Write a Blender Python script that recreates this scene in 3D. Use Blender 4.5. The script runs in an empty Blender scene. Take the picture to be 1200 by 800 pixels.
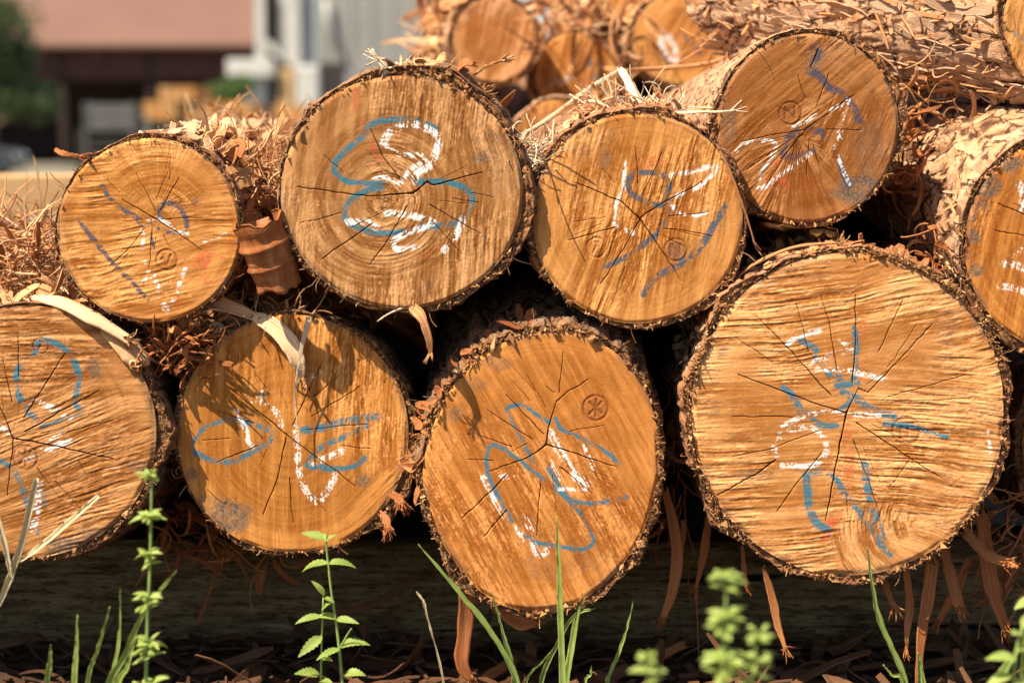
import bpy, math, random
import numpy as np
from mathutils import Vector

rng = np.random.default_rng(11)
GND = -.045         # ground level under the logs
random.seed(5)
sc = bpy.context.scene
col = sc.collection
R_ = math.radians

# ------------------------------------------------------------------ camera
FPX, DIST, Z0 = 2333.0, 2.333, 0.40
TH = math.atan(250.0 / FPX)
CAM = np.array([0.0, -DIST * math.cos(TH), Z0 + DIST * math.sin(TH)])

def P(px, py, Y=0.0):
    """point of the place seen at a spot of the photo, at the distance Y behind the log ends"""
    x, z = (px - 600.0) / FPX, (400.0 - py) / FPX
    d = np.array([x, math.cos(TH) + z * math.sin(TH), -math.sin(TH) + z * math.cos(TH)])
    return CAM + d * ((Y - CAM[1]) / d[1])

# ------------------------------------------------------------------ noise
def _h(ix, iy, seed):
    a = (ix.astype(np.int64) * 374761393 + iy.astype(np.int64) * 668265263 + seed * 974634777) & 0xFFFFFFFF
    a = ((a ^ (a >> 13)) * 1274126177) & 0xFFFFFFFF
    a = ((a ^ (a >> 16)) * 2246822519) & 0xFFFFFFFF
    return ((a ^ (a >> 15)) & 0xFFFFFF) / float(0x1000000)

def vn(x, y, seed=0, perx=0):
    x = np.asarray(x, float); y = np.asarray(y, float) + 0 * x; x = x + 0 * y
    ix, iy = np.floor(x), np.floor(y)
    fx, fy = x - ix, y - iy
    fx = fx * fx * (3 - 2 * fx); fy = fy * fy * (3 - 2 * fy)
    ix1 = ix + 1
    if perx:
        ix = np.mod(ix, perx); ix1 = np.mod(ix1, perx)
    a, b = _h(ix, iy, seed), _h(ix1, iy, seed)
    c, d = _h(ix, iy + 1, seed), _h(ix1, iy + 1, seed)
    return (a + (b - a) * fx) * (1 - fy) + (c + (d - c) * fx) * fy

def fbm(x, y, octv=4, seed=0, perx=0):
    s, a, t, k = 0, 1.0, 0, 1
    for o in range(octv):
        s = s + a * vn(x * k, y * k, seed + 17 * o, perx * k); t += a; a *= .5; k *= 2
    return s / t

def worley(x, y, seed, perx):
    ix, iy = np.floor(x), np.floor(y)
    f1 = np.full(x.shape, 9.0); f2 = f1.copy(); idv = np.zeros(x.shape); gx = np.zeros(x.shape); gy = np.zeros(x.shape)
    for dx in (-1, 0, 1):
        for dy in (-1, 0, 1):
            cx, cy = ix + dx, iy + dy
            wx = np.mod(cx, perx)
            qx = cx + _h(wx, cy, seed) - x; qy = cy + _h(wx, cy, seed + 5) - y
            d = np.sqrt(qx * qx + qy * qy)
            r = _h(wx, cy, seed + 9)
            near = d < f1
            f2 = np.where(near, f1, np.minimum(f2, d))
            idv = np.where(near, r, idv); gx = np.where(near, qx, gx); gy = np.where(near, qy, gy)
            f1 = np.where(near, d, f1)
    return f1, f2, idv, gx, gy

def sstep(a, b, x):
    t = np.clip((x - a) / (b - a), 0, 1)
    return t * t * (3 - 2 * t)

def segdist(u, v, pts):
    """distance to a polyline and the share of its length at the nearest point"""
    pts = np.asarray(pts, float)
    L = np.concatenate([[0], np.cumsum(np.hypot(*np.diff(pts, axis=0).T))]); tot = L[-1] + 1e-9
    best = np.full(u.shape, 9.0); tt = np.zeros(u.shape)
    for i in range(len(pts) - 1):
        a, b = pts[i], pts[i + 1]; ab = b - a; l2 = (ab ** 2).sum() + 1e-12
        k = np.clip(((u - a[0]) * ab[0] + (v - a[1]) * ab[1]) / l2, 0, 1)
        d = np.hypot(u - a[0] - k * ab[0], v - a[1] - k * ab[1])
        m = d < best
        best = np.where(m, d, best); tt = np.where(m, (L[i] + k * (L[i + 1] - L[i])) / tot, tt)
    return best, tt

# ------------------------------------------------------------------ scene helpers
def tag(o, label=None, cat=None, group=None, kind=None):
    if label: o['label'] = label
    if cat: o['category'] = cat
    if group: o['group'] = group
    if kind: o['kind'] = kind
    return o

def empty(name, loc, label, cat, group=None, rz=0.0):
    o = bpy.data.objects.new(name, None); col.objects.link(o)
    o.location = Vector([float(c) for c in loc]); o.rotation_euler.z = rz; o.empty_display_size = .1
    return tag(o, label, cat, group)

def mesh_np(name, V, F, mat, parent=None, attrs=None, smooth=True, tris=False, loc=None):
    """F: (n,4) or (n,3) index array, or a list of such arrays"""
    me = bpy.data.meshes.new(name)
    Fs = F if isinstance(F, list) else [F]
    V = np.ascontiguousarray(V, dtype=np.float32)
    me.vertices.add(len(V)); me.vertices.foreach_set('co', V.ravel())
    F2 = []
    for f in Fs:
        f = np.asarray(f)
        if f.shape[1] == 4:
            tri = f[:, 2] == f[:, 3]
            if tri.any(): F2.append(f[tri][:, :3]); f = f[~tri]
        if len(f): F2.append(f)
    Fs = F2
    idx = np.concatenate([np.asarray(f, np.int32).ravel() for f in Fs])
    tot = np.concatenate([np.full(len(f), np.asarray(f).shape[1], np.int32) for f in Fs])
    st = np.concatenate([[0], np.cumsum(tot)[:-1]]).astype(np.int32)
    me.loops.add(len(idx)); me.loops.foreach_set('vertex_index', idx)
    me.polygons.add(len(tot)); me.polygons.foreach_set('loop_start', st)
    try: me.polygons.foreach_set('loop_total', tot)
    except Exception: pass
    me.polygons.foreach_set('use_smooth', np.full(len(tot), smooth))
    me.update(calc_edges=True)
    for k, a in (attrs or {}).items():
        at = me.attributes.new(k, 'FLOAT_COLOR', 'POINT')
        c = np.ones((len(V), 4), np.float32); c[:, :a.shape[1]] = a
        at.data.foreach_set('color', c.ravel())
    me.materials.append(mat)
    o = bpy.data.objects.new(name, me); col.objects.link(o)
    if parent: o.parent = parent
    if loc is not None: o.location = Vector([float(c) for c in loc])
    return o

class MB:
    """collects simple solids into one mesh"""
    def __init__(s): s.v = []; s.f = []
    def box(s, x0, x1, y0, y1, z0, z1):
        n = len(s.v)
        s.v += [(x0, y0, z0), (x1, y0, z0), (x1, y1, z0), (x0, y1, z0), (x0, y0, z1), (x1, y0, z1), (x1, y1, z1), (x0, y1, z1)]
        s.f += [tuple(n + i for i in q) for q in ((0, 3, 2, 1), (4, 5, 6, 7), (0, 1, 5, 4), (1, 2, 6, 5), (2, 3, 7, 6), (3, 0, 4, 7))]
        return s
    def prism(s, prof, y0, y1, axis='y'):
        n, k = len(s.v), len(prof)
        for y in (y0, y1):
            for a, b in prof: s.v.append((a, y, b) if axis == 'y' else (y, a, b))
        s.f.append(tuple(n + i for i in range(k))); s.f.append(tuple(n + k + i for i in reversed(range(k))))
        for i in range(k):
            j = (i + 1) % k; s.f.append((n + i, n + k + i, n + k + j, n + j))
        return s
    def tube(s, pts, rad, seg=8, cap=True):
        pts = [Vector([float(c) for c in p]) for p in pts]
        n = len(s.v); m = len(pts)
        rad = rad if isinstance(rad, (list, tuple, np.ndarray)) else [rad] * m
        up = Vector((0.31, 0.2, 0.93))
        for i, p in enumerate(pts):
            t = (pts[min(i + 1, m - 1)] - pts[max(i - 1, 0)]).normalized()
            a = t.cross(up)
            if a.length < .05: a = t.cross(Vector((1, 0, 0)))
            a.normalize(); b = t.cross(a)
            for k in range(seg):
                q = p + (a * math.cos(2 * math.pi * k / seg) + b * math.sin(2 * math.pi * k / seg)) * float(rad[i])
                s.v.append(tuple(q))
        for i in range(m - 1):
            for k in range(seg):
                k2 = (k + 1) % seg
                s.f.append((n + i * seg + k, n + i * seg + k2, n + (i + 1) * seg + k2, n + (i + 1) * seg + k))
        if cap:
            s.f.append(tuple(n + k for k in reversed(range(seg)))); s.f.append(tuple(n + (m - 1) * seg + k for k in range(seg)))
        return s
    def build(s, name, mat, parent=None, smooth=False, loc=None, bevel=0):
        me = bpy.data.meshes.new(name); me.from_pydata(s.v, [], s.f); me.update()
        me.materials.append(mat)
        if smooth: me.polygons.foreach_set('use_smooth', [True] * len(me.polygons))
        o = bpy.data.objects.new(name, me); col.objects.link(o)
        if bevel:
            m = o.modifiers.new('bevel', 'BEVEL'); m.width = bevel; m.segments = 2; m.limit_method = 'ANGLE'
        if parent: o.parent = parent
        if loc is not None: o.location = Vector([float(c) for c in loc])
        return o

def spline(pts, n):
    pts = np.asarray(pts, float); m = len(pts)
    if m == 2:
        t = np.linspace(0, 1, n)[:, None]; return pts[0] * (1 - t) + pts[1] * t
    E = np.vstack([2 * pts[0] - pts[1], pts, 2 * pts[-1] - pts[-2]])
    out = []
    for t in np.linspace(0, m - 1 - 1e-6, n):
        i = int(t); f = t - i; a, b, c, d = E[i:i + 4]
        out.append(.5 * (2 * b + (c - a) * f + (2 * a - 5 * b + 4 * c - d) * f * f + (3 * b - a - 3 * c + d) * f ** 3))
    return np.array(out)

def unit(a): return a / (np.linalg.norm(a, axis=-1, keepdims=True) + 1e-9)

def ribbons(P0, D, Nn, L, W, curl, twist, nseg=8, thick=.0012, wob=.25, taper=.22, bend=.0, seed=1):
    """many curled strips: vertices, faces and a (tint, along, across) attribute"""
    r = np.random.default_rng(seed); N = len(P0)
    p = np.array(P0, float); d = unit(np.array(D, float)); n = np.array(Nn, float)
    n = unit(n - (n * d).sum(1, keepdims=True) * d)
    L = np.asarray(L, float)[:, None]; W = np.asarray(W, float)
    tint = r.random(N); V = np.zeros((N, nseg + 1, 4, 3)); A = np.zeros((N, nseg + 1, 4, 3))
    side_drift = r.normal(0, bend, N)
    for k in range(nseg + 1):
        t = k / nseg
        s = np.cross(d, n)
        w = W * (1 - taper * abs(2 * t - 1) ** 3) * (1 + .35 * (r.random(N) - .5))
        if k == nseg: w = w * r.uniform(.3, 1, N)
        for q, (a, b) in enumerate(((-1, -1), (1, -1), (1, 1), (-1, 1))):
            V[:, k, q] = p + s * (a * w / 2)[:, None] + n * (b * thick / 2)
            A[:, k, q, 0] = tint; A[:, k, q, 1] = t; A[:, k, q, 2] = a * .5 + .5
        p = p + d * L / nseg
        ang = (np.asarray(curl) / nseg + r.normal(0, wob, N) / nseg ** .5)[:, None]
        d, n = unit(d * np.cos(ang) + n * np.sin(ang)), unit(n * np.cos(ang) - d * np.sin(ang))
        an2 = (side_drift / nseg + r.normal(0, wob * .5, N) / nseg ** .5)[:, None]
        s = np.cross(d, n); d = unit(d * np.cos(an2) + s * np.sin(an2)); n = unit(n - (n * d).sum(1, keepdims=True) * d)
        a3 = (np.asarray(twist) / nseg)[:, None]; s = np.cross(d, n)
        n = unit(n * np.cos(a3) + s * np.sin(a3))
    base = (np.arange(N) * (nseg + 1) * 4)[:, None, None]
    k = (np.arange(nseg) * 4)[None, :, None]
    q = np.arange(4)[None, None, :]; q2 = (q + 1) % 4
    F = np.stack([base + k + q, base + k + q2, base + k + 4 + q2, base + k + 4 + q], -1).reshape(-1, 4)
    c0 = np.arange(N)[:, None] * (nseg + 1) * 4
    F = np.vstack([F, c0 + np.array([[3, 2, 1, 0]]), c0 + nseg * 4 + np.array([[0, 1, 2, 3]])])
    return V.reshape(-1, 3), F, A.reshape(-1, 3)

def chunks(pos, size, seed=1, aniso=None):
    """small ragged crumbs"""
    r = np.random.default_rng(seed); n = len(pos)
    B0 = np.array([[1, 0, 0], [-1, 0, 0], [0, 1, 0], [0, -1, 0], [0, 0, 1], [0, 0, -1]], float)
    F0 = np.array([[0, 2, 4], [2, 1, 4], [1, 3, 4], [3, 0, 4], [2, 0, 5], [1, 2, 5], [3, 1, 5], [0, 3, 5]])
    v = B0[None] * r.uniform(.35, 1.3, (n, 6, 1)) + r.normal(0, .22, (n, 6, 3))
    v = v * np.stack([np.ones(n), r.uniform(.4, 1, n), r.uniform(.25, .8, n)], 1)[:, None] * np.asarray(size)[:, None, None]
    a = unit(r.normal(0, 1, (n, 3))); b = unit(np.cross(a, r.normal(0, 1, (n, 3)))); c = np.cross(a, b); M = np.stack([a, b, c], 1)
    v = np.einsum('nij,njk->nik', v, M) + pos[:, None]
    F = (np.arange(n) * 6)[:, None, None] + F0[None]
    A = np.stack([np.repeat(r.random(n), 6), np.tile([.1, .9, .5, .4, .2, .8], n), np.repeat(r.random(n), 6)], 1)
    F = F.reshape(-1, 3); F = np.hstack([F, F[:, 2:3]])
    return v.reshape(-1, 3), F, A

def join(parts):
    Vs, Fs, As, n = [], [], [], 0
    for V, F, A in parts:
        Vs.append(V); Fs.append(F + n); As.append(A); n += len(V)
    return np.vstack(Vs), np.vstack(Fs), np.vstack(As)

def strip(pts, width, face, thick=.002, n=16, tip=.3, fray=0, seed=3, cup=.0, wpow=1.0):
    """one strip along a path; `face` is the way its flat side looks; the end can be split into fibres"""
    r = np.random.default_rng(seed)
    c = spline(pts, n); t = np.linspace(0, 1, n)
    T = unit(np.gradient(c, axis=0)); Nn = np.tile(np.array(face, float), (n, 1)); Nn = unit(Nn - (Nn * T).sum(1, keepdims=True) * T)
    S = np.cross(T, Nn)
    w = np.interp(t, np.linspace(0, 1, len(width)), width) if isinstance(width, (list, tuple)) else np.full(n, width)
    w = w * (1 + .22 * (vn(t * 9, 0 * t, seed) - .5))
    K = 7; us = np.linspace(-1, 1, K)
    V, A = [], []
    for sgn in (-1, 1):
        for j, u in enumerate(us):
            off = S * (u * w / 2)[:, None] + Nn * (cup * w * (u * u - .5))[:, None] + Nn * (sgn * thick / 2 * (1 - .6 * u * u))
            edge = .0009 * (vn(t * 40, u * 7 + 0 * t, seed + 3) - .5)[:, None]
            vv = c + off + Nn * edge + S * edge * 1.5
            vv[-1] += T[-1] * r.normal(0, w[-1] * tip); vv[0] += T[0] * r.normal(0, w[0] * tip * .5)
            V.append(vv); A.append(np.stack([np.full(n, .5), t, np.full(n, u * .5 + .5)], 1))
    V = np.array(V); A = np.array(A); idx = np.arange(2 * K * n).reshape(2 * K, n)
    loop = list(range(K)) + list(range(2 * K - 1, K - 1, -1)); F = []
    for a, b in zip(loop, loop[1:] + loop[:1]):
        F.append(np.stack([idx[a, :-1], idx[b, :-1], idx[b, 1:], idx[a, 1:]], 1))
    for e in (0, n - 1):
        for j in range(K - 1): F.append(np.array([[idx[j, e], idx[j + 1, e], idx[K + j + 1, e], idx[K + j, e]]]))
    out = [(V.reshape(-1, 3), np.vstack(F), A.reshape(-1, 3))]
    if fray:
        ds = unit(T[-1] + r.normal(0, .35, (fray, 3))); ps = c[-1] - T[-1] * .006 + S[-1] * r.uniform(-.5, .5, (fray, 1)) * w[-1]
        out.append(ribbons(ps, ds, np.tile(Nn[-1], (fray, 1)), r.uniform(.006, .022, fray), r.uniform(.0008, .0022, fray), r.normal(0, 1, fray), r.normal(0, 1, fray), 4, .0007, seed=seed))
    return join(out)

# ------------------------------------------------------------------ node helpers
class NT:
    def __init__(s, name):
        s.m = bpy.data.materials.new(name); s.m.use_nodes = True; s.t = s.m.node_tree
        s.b = s.t.nodes['Principled BSDF']
    def n(s, kind, **kw):
        x = s.t.nodes.new(kind)
        for k, v in kw.items(): setattr(x, k, v)
        return x
    def l(s, a, b): s.t.links.new(a, b)
    def put(s, sock, v):
        if hasattr(v, 'is_output'): s.l(v, sock)
        elif isinstance(v, (tuple, list)): sock.default_value = (*v, 1.0) if len(v) == 3 and sock.type == 'RGBA' else v
        else: sock.default_value = v
    def mix(s, f, a, b, mode='MIX'):
        x = s.n('ShaderNodeMix', data_type='RGBA', blend_type=mode); x.clamp_factor = True
        s.put(x.inputs[0], f); s.put(x.inputs[6], a); s.put(x.inputs[7], b); return x.outputs[2]
    def math(s, op, a, b=0.0, clamp=False):
        x = s.n('ShaderNodeMath', operation=op, use_clamp=clamp); s.put(x.inputs[0], a); s.put(x.inputs[1], b); return x.outputs[0]
    def noise(s, scale, detail=3, vec=None, rough=.55, stretch=None, kind='Object'):
        if vec is None: vec = s.n('ShaderNodeTexCoord').outputs[kind]
        if stretch:
            mp = s.n('ShaderNodeMapping'); s.l(vec, mp.inputs[0]); mp.inputs['Scale'].default_value = stretch; vec = mp.outputs[0]
        x = s.n('ShaderNodeTexNoise'); s.l(vec, x.inputs['Vector']); x.inputs['Scale'].default_value = scale
        x.inputs['Detail'].default_value = detail; x.inputs['Roughness'].default_value = rough; return x.outputs[0]
    def ramp(s, f, stops):
        x = s.n('ShaderNodeValToRGB'); s.l(f, x.inputs[0]); e = x.color_ramp.elements
        while len(e) < len(stops): e.new(.5)
        for q, (p, c) in zip(e, stops): q.position = p; q.color = (*c, 1.0)
        return x.outputs[0]
    def rng(s, v, a, b, c=0.0, d=1.0):
        x = s.n('ShaderNodeMapRange'); s.l(v, x.inputs[0])
        for i, q in enumerate((a, b, c, d)): x.inputs[i + 1].default_value = q
        return x.outputs[0]
    def attr(s, name):
        a = s.n('ShaderNodeAttribute', attribute_name=name); p = s.n('ShaderNodeSeparateColor'); s.l(a.outputs['Color'], p.inputs[0]); return p.outputs
    def bump(s, h, dist, strength=1.0):
        x = s.n('ShaderNodeBump'); x.inputs['Distance'].default_value = dist; x.inputs['Strength'].default_value = strength
        s.l(h, x.inputs['Height']); s.l(x.outputs[0], s.b.inputs['Normal'])
    def done(s, colr, rough=.8, spec=.25):
        s.put(s.b.inputs['Base Color'], colr); s.put(s.b.inputs['Roughness'], rough); s.b.inputs['Specular IOR Level'].default_value = spec
        return s.m

def wood_face_mat(name, sap, heart, blue):
    t = NT(name)
    a1, a2, a3 = t.attr('grain'), t.attr('marks'), t.attr('wear')
    n1 = t.noise(9, 4); n2 = t.noise(420, 3); n3 = t.noise(60, 4)
    c = t.mix(a1[2], sap, heart)
    dark = tuple(x * y for x, y in zip(heart, (.55, .45, .4)))
    c = t.mix(t.math('MULTIPLY', a1[1], .72), c, dark)
    fz = tuple(min(.85, x * y) for x, y in zip(sap, (1.26, 1.34, 1.5)))
    c = t.mix(t.math('MULTIPLY', t.rng(a1[0], .45, .95), .75), c, fz)
    c = t.mix(t.math('MULTIPLY', t.rng(a1[0], .5, .08), .48), c, dark)
    c = t.mix(t.rng(n1, .40, .66, 0, .6), c, tuple(x * y for x, y in zip(heart, (.8, .68, .6))))
    c = t.mix(t.rng(n3, .5, .75, 0, .3), c, fz)
    c = t.mix(.55, c, t.mix(1.0, c, t.ramp(n2, [(.25, (.62, .58, .52)), (.5, (1, 1, 1)), (.75, (1.0, 1.0, 1.0))]), 'MULTIPLY'))
    fb = t.attr('fibre')
    c = t.mix(t.math('MULTIPLY', t.rng(fb[2], .5, .12), .60), c, tuple(x * y for x, y in zip(heart, (.78, .62, .50))))
    c = t.mix(t.math('MULTIPLY', t.rng(fb[2], .52, .95), .55), c, tuple(min(.9, x * y) for x, y in zip(sap, (1.28, 1.36, 1.6))))
    c = t.mix(t.math('MULTIPLY', t.rng(fb[0], .58, .88), .55), c, tuple(min(.9, x * y + .03) for x, y in zip(sap, (1.4, 1.55, 1.9))))
    c = t.mix(t.math('MULTIPLY', t.rng(fb[0], .42, .14), .5), c, dark)
    st = t.math('MULTIPLY', a3[1], t.rng(t.noise(110, 4), .3, .6, .35, 1.0))
    c = t.mix(t.math('MULTIPLY', st, .92), c, t.mix(t.rng(n2, .4, .65), (.05, .047, .04), (.21, .19, .15)))
    c = t.mix(t.math('MULTIPLY', a3[0], .62), c, (.55, .075, .035))
    c = t.mix(t.math('MULTIPLY', a3[2], .8), c, (.18, .05, .018))
    c = t.mix(t.math('MULTIPLY', a2[1], .86), c, blue)
    c = t.mix(t.math('MULTIPLY', a2[2], .88), c, (.80, .78, .74))
    c = t.mix(t.math('MULTIPLY', a2[0], .95), c, (.028, .014, .008))
    t.bump(n2, .0006, .55)
    return t.done(c, t.rng(n3, .3, .7, .82, .97), .10)

def bark_mat(name, plate_a, plate_b, inner, groove, white=.35):
    t = NT(name)
    a = t.attr('bark')     # plate tint, groove, lip
    n2 = t.noise(130, 5); n1 = t.noise(25, 4); n3 = t.noise(500, 3)
    c = t.mix(a[0], plate_a, plate_b)
    c = t.mix(t.rng(n1, .48, .68, 0, white), c, (.70, .55, .40))
    c = t.mix(t.rng(n2, .5, .72, 0, .6), c, inner)
    c = t.mix(t.math('MULTIPLY', a[1], .9), c, groove)
    wv = t.n('ShaderNodeTexCoord').outputs['Object']; wn = t.n('ShaderNodeTexNoise'); t.l(wv, wn.inputs['Vector']); wn.inputs['Scale'].default_value = 22; wn.inputs['Detail'].default_value = 4
    wa = t.n('ShaderNodeVectorMath', operation='MULTIPLY_ADD'); t.l(wn.outputs['Color'], wa.inputs[0]); wa.inputs[1].default_value = (.035, .09, .035); t.l(wv, wa.inputs[2])
    mp = t.n('ShaderNodeMapping'); t.l(wa.outputs[0], mp.inputs[0]); mp.inputs['Scale'].default_value = (40, 9, 40)
    vo = t.n('ShaderNodeTexVoronoi', feature='DISTANCE_TO_EDGE'); t.l(mp.outputs[0], vo.inputs['Vector']); vo.inputs['Scale'].default_value = 1.0
    vc = t.n('ShaderNodeTexVoronoi', feature='F1'); t.l(mp.outputs[0], vc.inputs['Vector']); vc.inputs['Scale'].default_value = 1.0
    pc = t.n('ShaderNodeSeparateColor'); t.l(vc.outputs['Color'], pc.inputs[0])
    c = t.mix(t.math("MULTIPLY", pc.outputs[0], .28), c, inner)
    gap = t.math('MULTIPLY', t.rng(vo.outputs['Distance'], .075, .02), t.rng(t.noise(30, 3), .42, .52))
    c = t.mix(t.math('MULTIPLY', gap, .92), c, groove)
    lip = t.mix(t.rng(n2, .35, .65), inner, groove)
    lip = t.mix(t.rng(n3, .52, .7, 0, .75), lip, tuple(min(.7, x * 1.9 + .08) for x in inner))
    c = t.mix(a[2], c, lip)
    hb = t.math('ADD', t.math('MULTIPLY', pc.outputs[1], 1.3), t.math('SUBTRACT', n2, t.math('MULTIPLY', gap, 1.6)))
    t.bump(t.math('ADD', hb, t.math('MULTIPLY', n3, .5)), .0022, .9)
    return t.done(c, .88, .12)

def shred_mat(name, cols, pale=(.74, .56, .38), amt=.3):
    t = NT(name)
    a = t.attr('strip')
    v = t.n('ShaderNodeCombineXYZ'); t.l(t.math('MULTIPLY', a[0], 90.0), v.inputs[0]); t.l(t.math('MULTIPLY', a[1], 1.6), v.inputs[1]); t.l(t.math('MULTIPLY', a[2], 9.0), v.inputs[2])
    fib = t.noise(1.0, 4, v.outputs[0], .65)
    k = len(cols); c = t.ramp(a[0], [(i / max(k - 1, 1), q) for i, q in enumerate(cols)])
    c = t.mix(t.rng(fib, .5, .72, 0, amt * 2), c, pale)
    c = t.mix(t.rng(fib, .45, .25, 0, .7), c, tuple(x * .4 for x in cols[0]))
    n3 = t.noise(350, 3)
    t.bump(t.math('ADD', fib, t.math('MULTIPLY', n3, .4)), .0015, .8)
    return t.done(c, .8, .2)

def plain(name, c, var=.25, scale=6.0, rough=.8, spec=.3, bump=0.0, metal=0.0):
    t = NT(name); n = t.noise(scale, 5)
    cc = t.mix(t.rng(n, .3, .7), tuple(x * (1 - var) for x in c), tuple(min(1, x * (1 + var)) for x in c))
    if bump: t.bump(t.noise(scale * 6, 4), bump, .8)
    t.b.inputs['Metallic'].default_value = metal
    return t.done(cc, rough, spec)

def leaf_mat(name, a, b, trans=.35):
    t = NT(name); n = t.noise(60, 3)
    c = t.mix(t.rng(n, .3, .7), a, b)
    t.done(c, .55, .35)
    tr = t.n('ShaderNodeBsdfTranslucent'); t.l(t.mix(.5, c, (min(1, b[0] * 1.5), min(1, b[1] * 1.4), b[2])), tr.inputs[0])
    mx = t.n('ShaderNodeMixShader'); mx.inputs[0].default_value = trans
    out = t.t.nodes['Material Output']
    t.l(t.b.outputs[0], mx.inputs[1]); t.l(tr.outputs[0], mx.inputs[2]); t.l(mx.outputs[0], out.inputs[0])
    return t.m

BLUE, SLATE = (.010, .165, .235), (.055, .072, .105)
BARK_PALE = bark_mat('bark_peeled_pale', (.66, .40, .235), (.50, .265, .135), (.38, .16, .06), (.075, .036, .02), .4)
BARK_RED = bark_mat('bark_flaking_red', (.42, .21, .105), (.27, .12, .055), (.40, .16, .06), (.07, .032, .018), .2)
BARK_DARK = bark_mat('bark_dark_rough', (.25, .15, .09), (.16, .09, .05), (.34, .145, .05), (.045, .024, .014), .18)
SHRED = shred_mat('shredded_bark', [(.22, .075, .02), (.46, .175, .055), (.57, .26, .095), (.60, .32, .14), (.68, .46, .26)], amt=.3)
SHRED_RED = shred_mat('rust_bark_fibre', [(.22, .062, .018), (.36, .12, .035), (.46, .18, .06)], (.6, .34, .16), .2)
STRAW = shred_mat('pale_splinters', [(.52, .36, .2), (.70, .52, .33), (.78, .62, .42)], (.82, .7, .52), .3)
SHADE_LITTER = shred_mat('shade_darkened_litter', [(.05, .024, .012), (.10, .042, .018), (.16, .075, .032)], (.24, .14, .075), .15)  # bark colours darkened to imitate the shade on the ground
FRINGE = shred_mat('torn_bark_fringe', [(.11, .045, .018), (.23, .095, .032), (.36, .17, .062), (.48, .27, .11)], (.56, .36, .17), .2)

# ------------------------------------------------------------------ logs
def pxy(o, px, py):
    w = P(px, py, o[1]); return np.array([w[0] - o[0], w[2] - o[2]])

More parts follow.
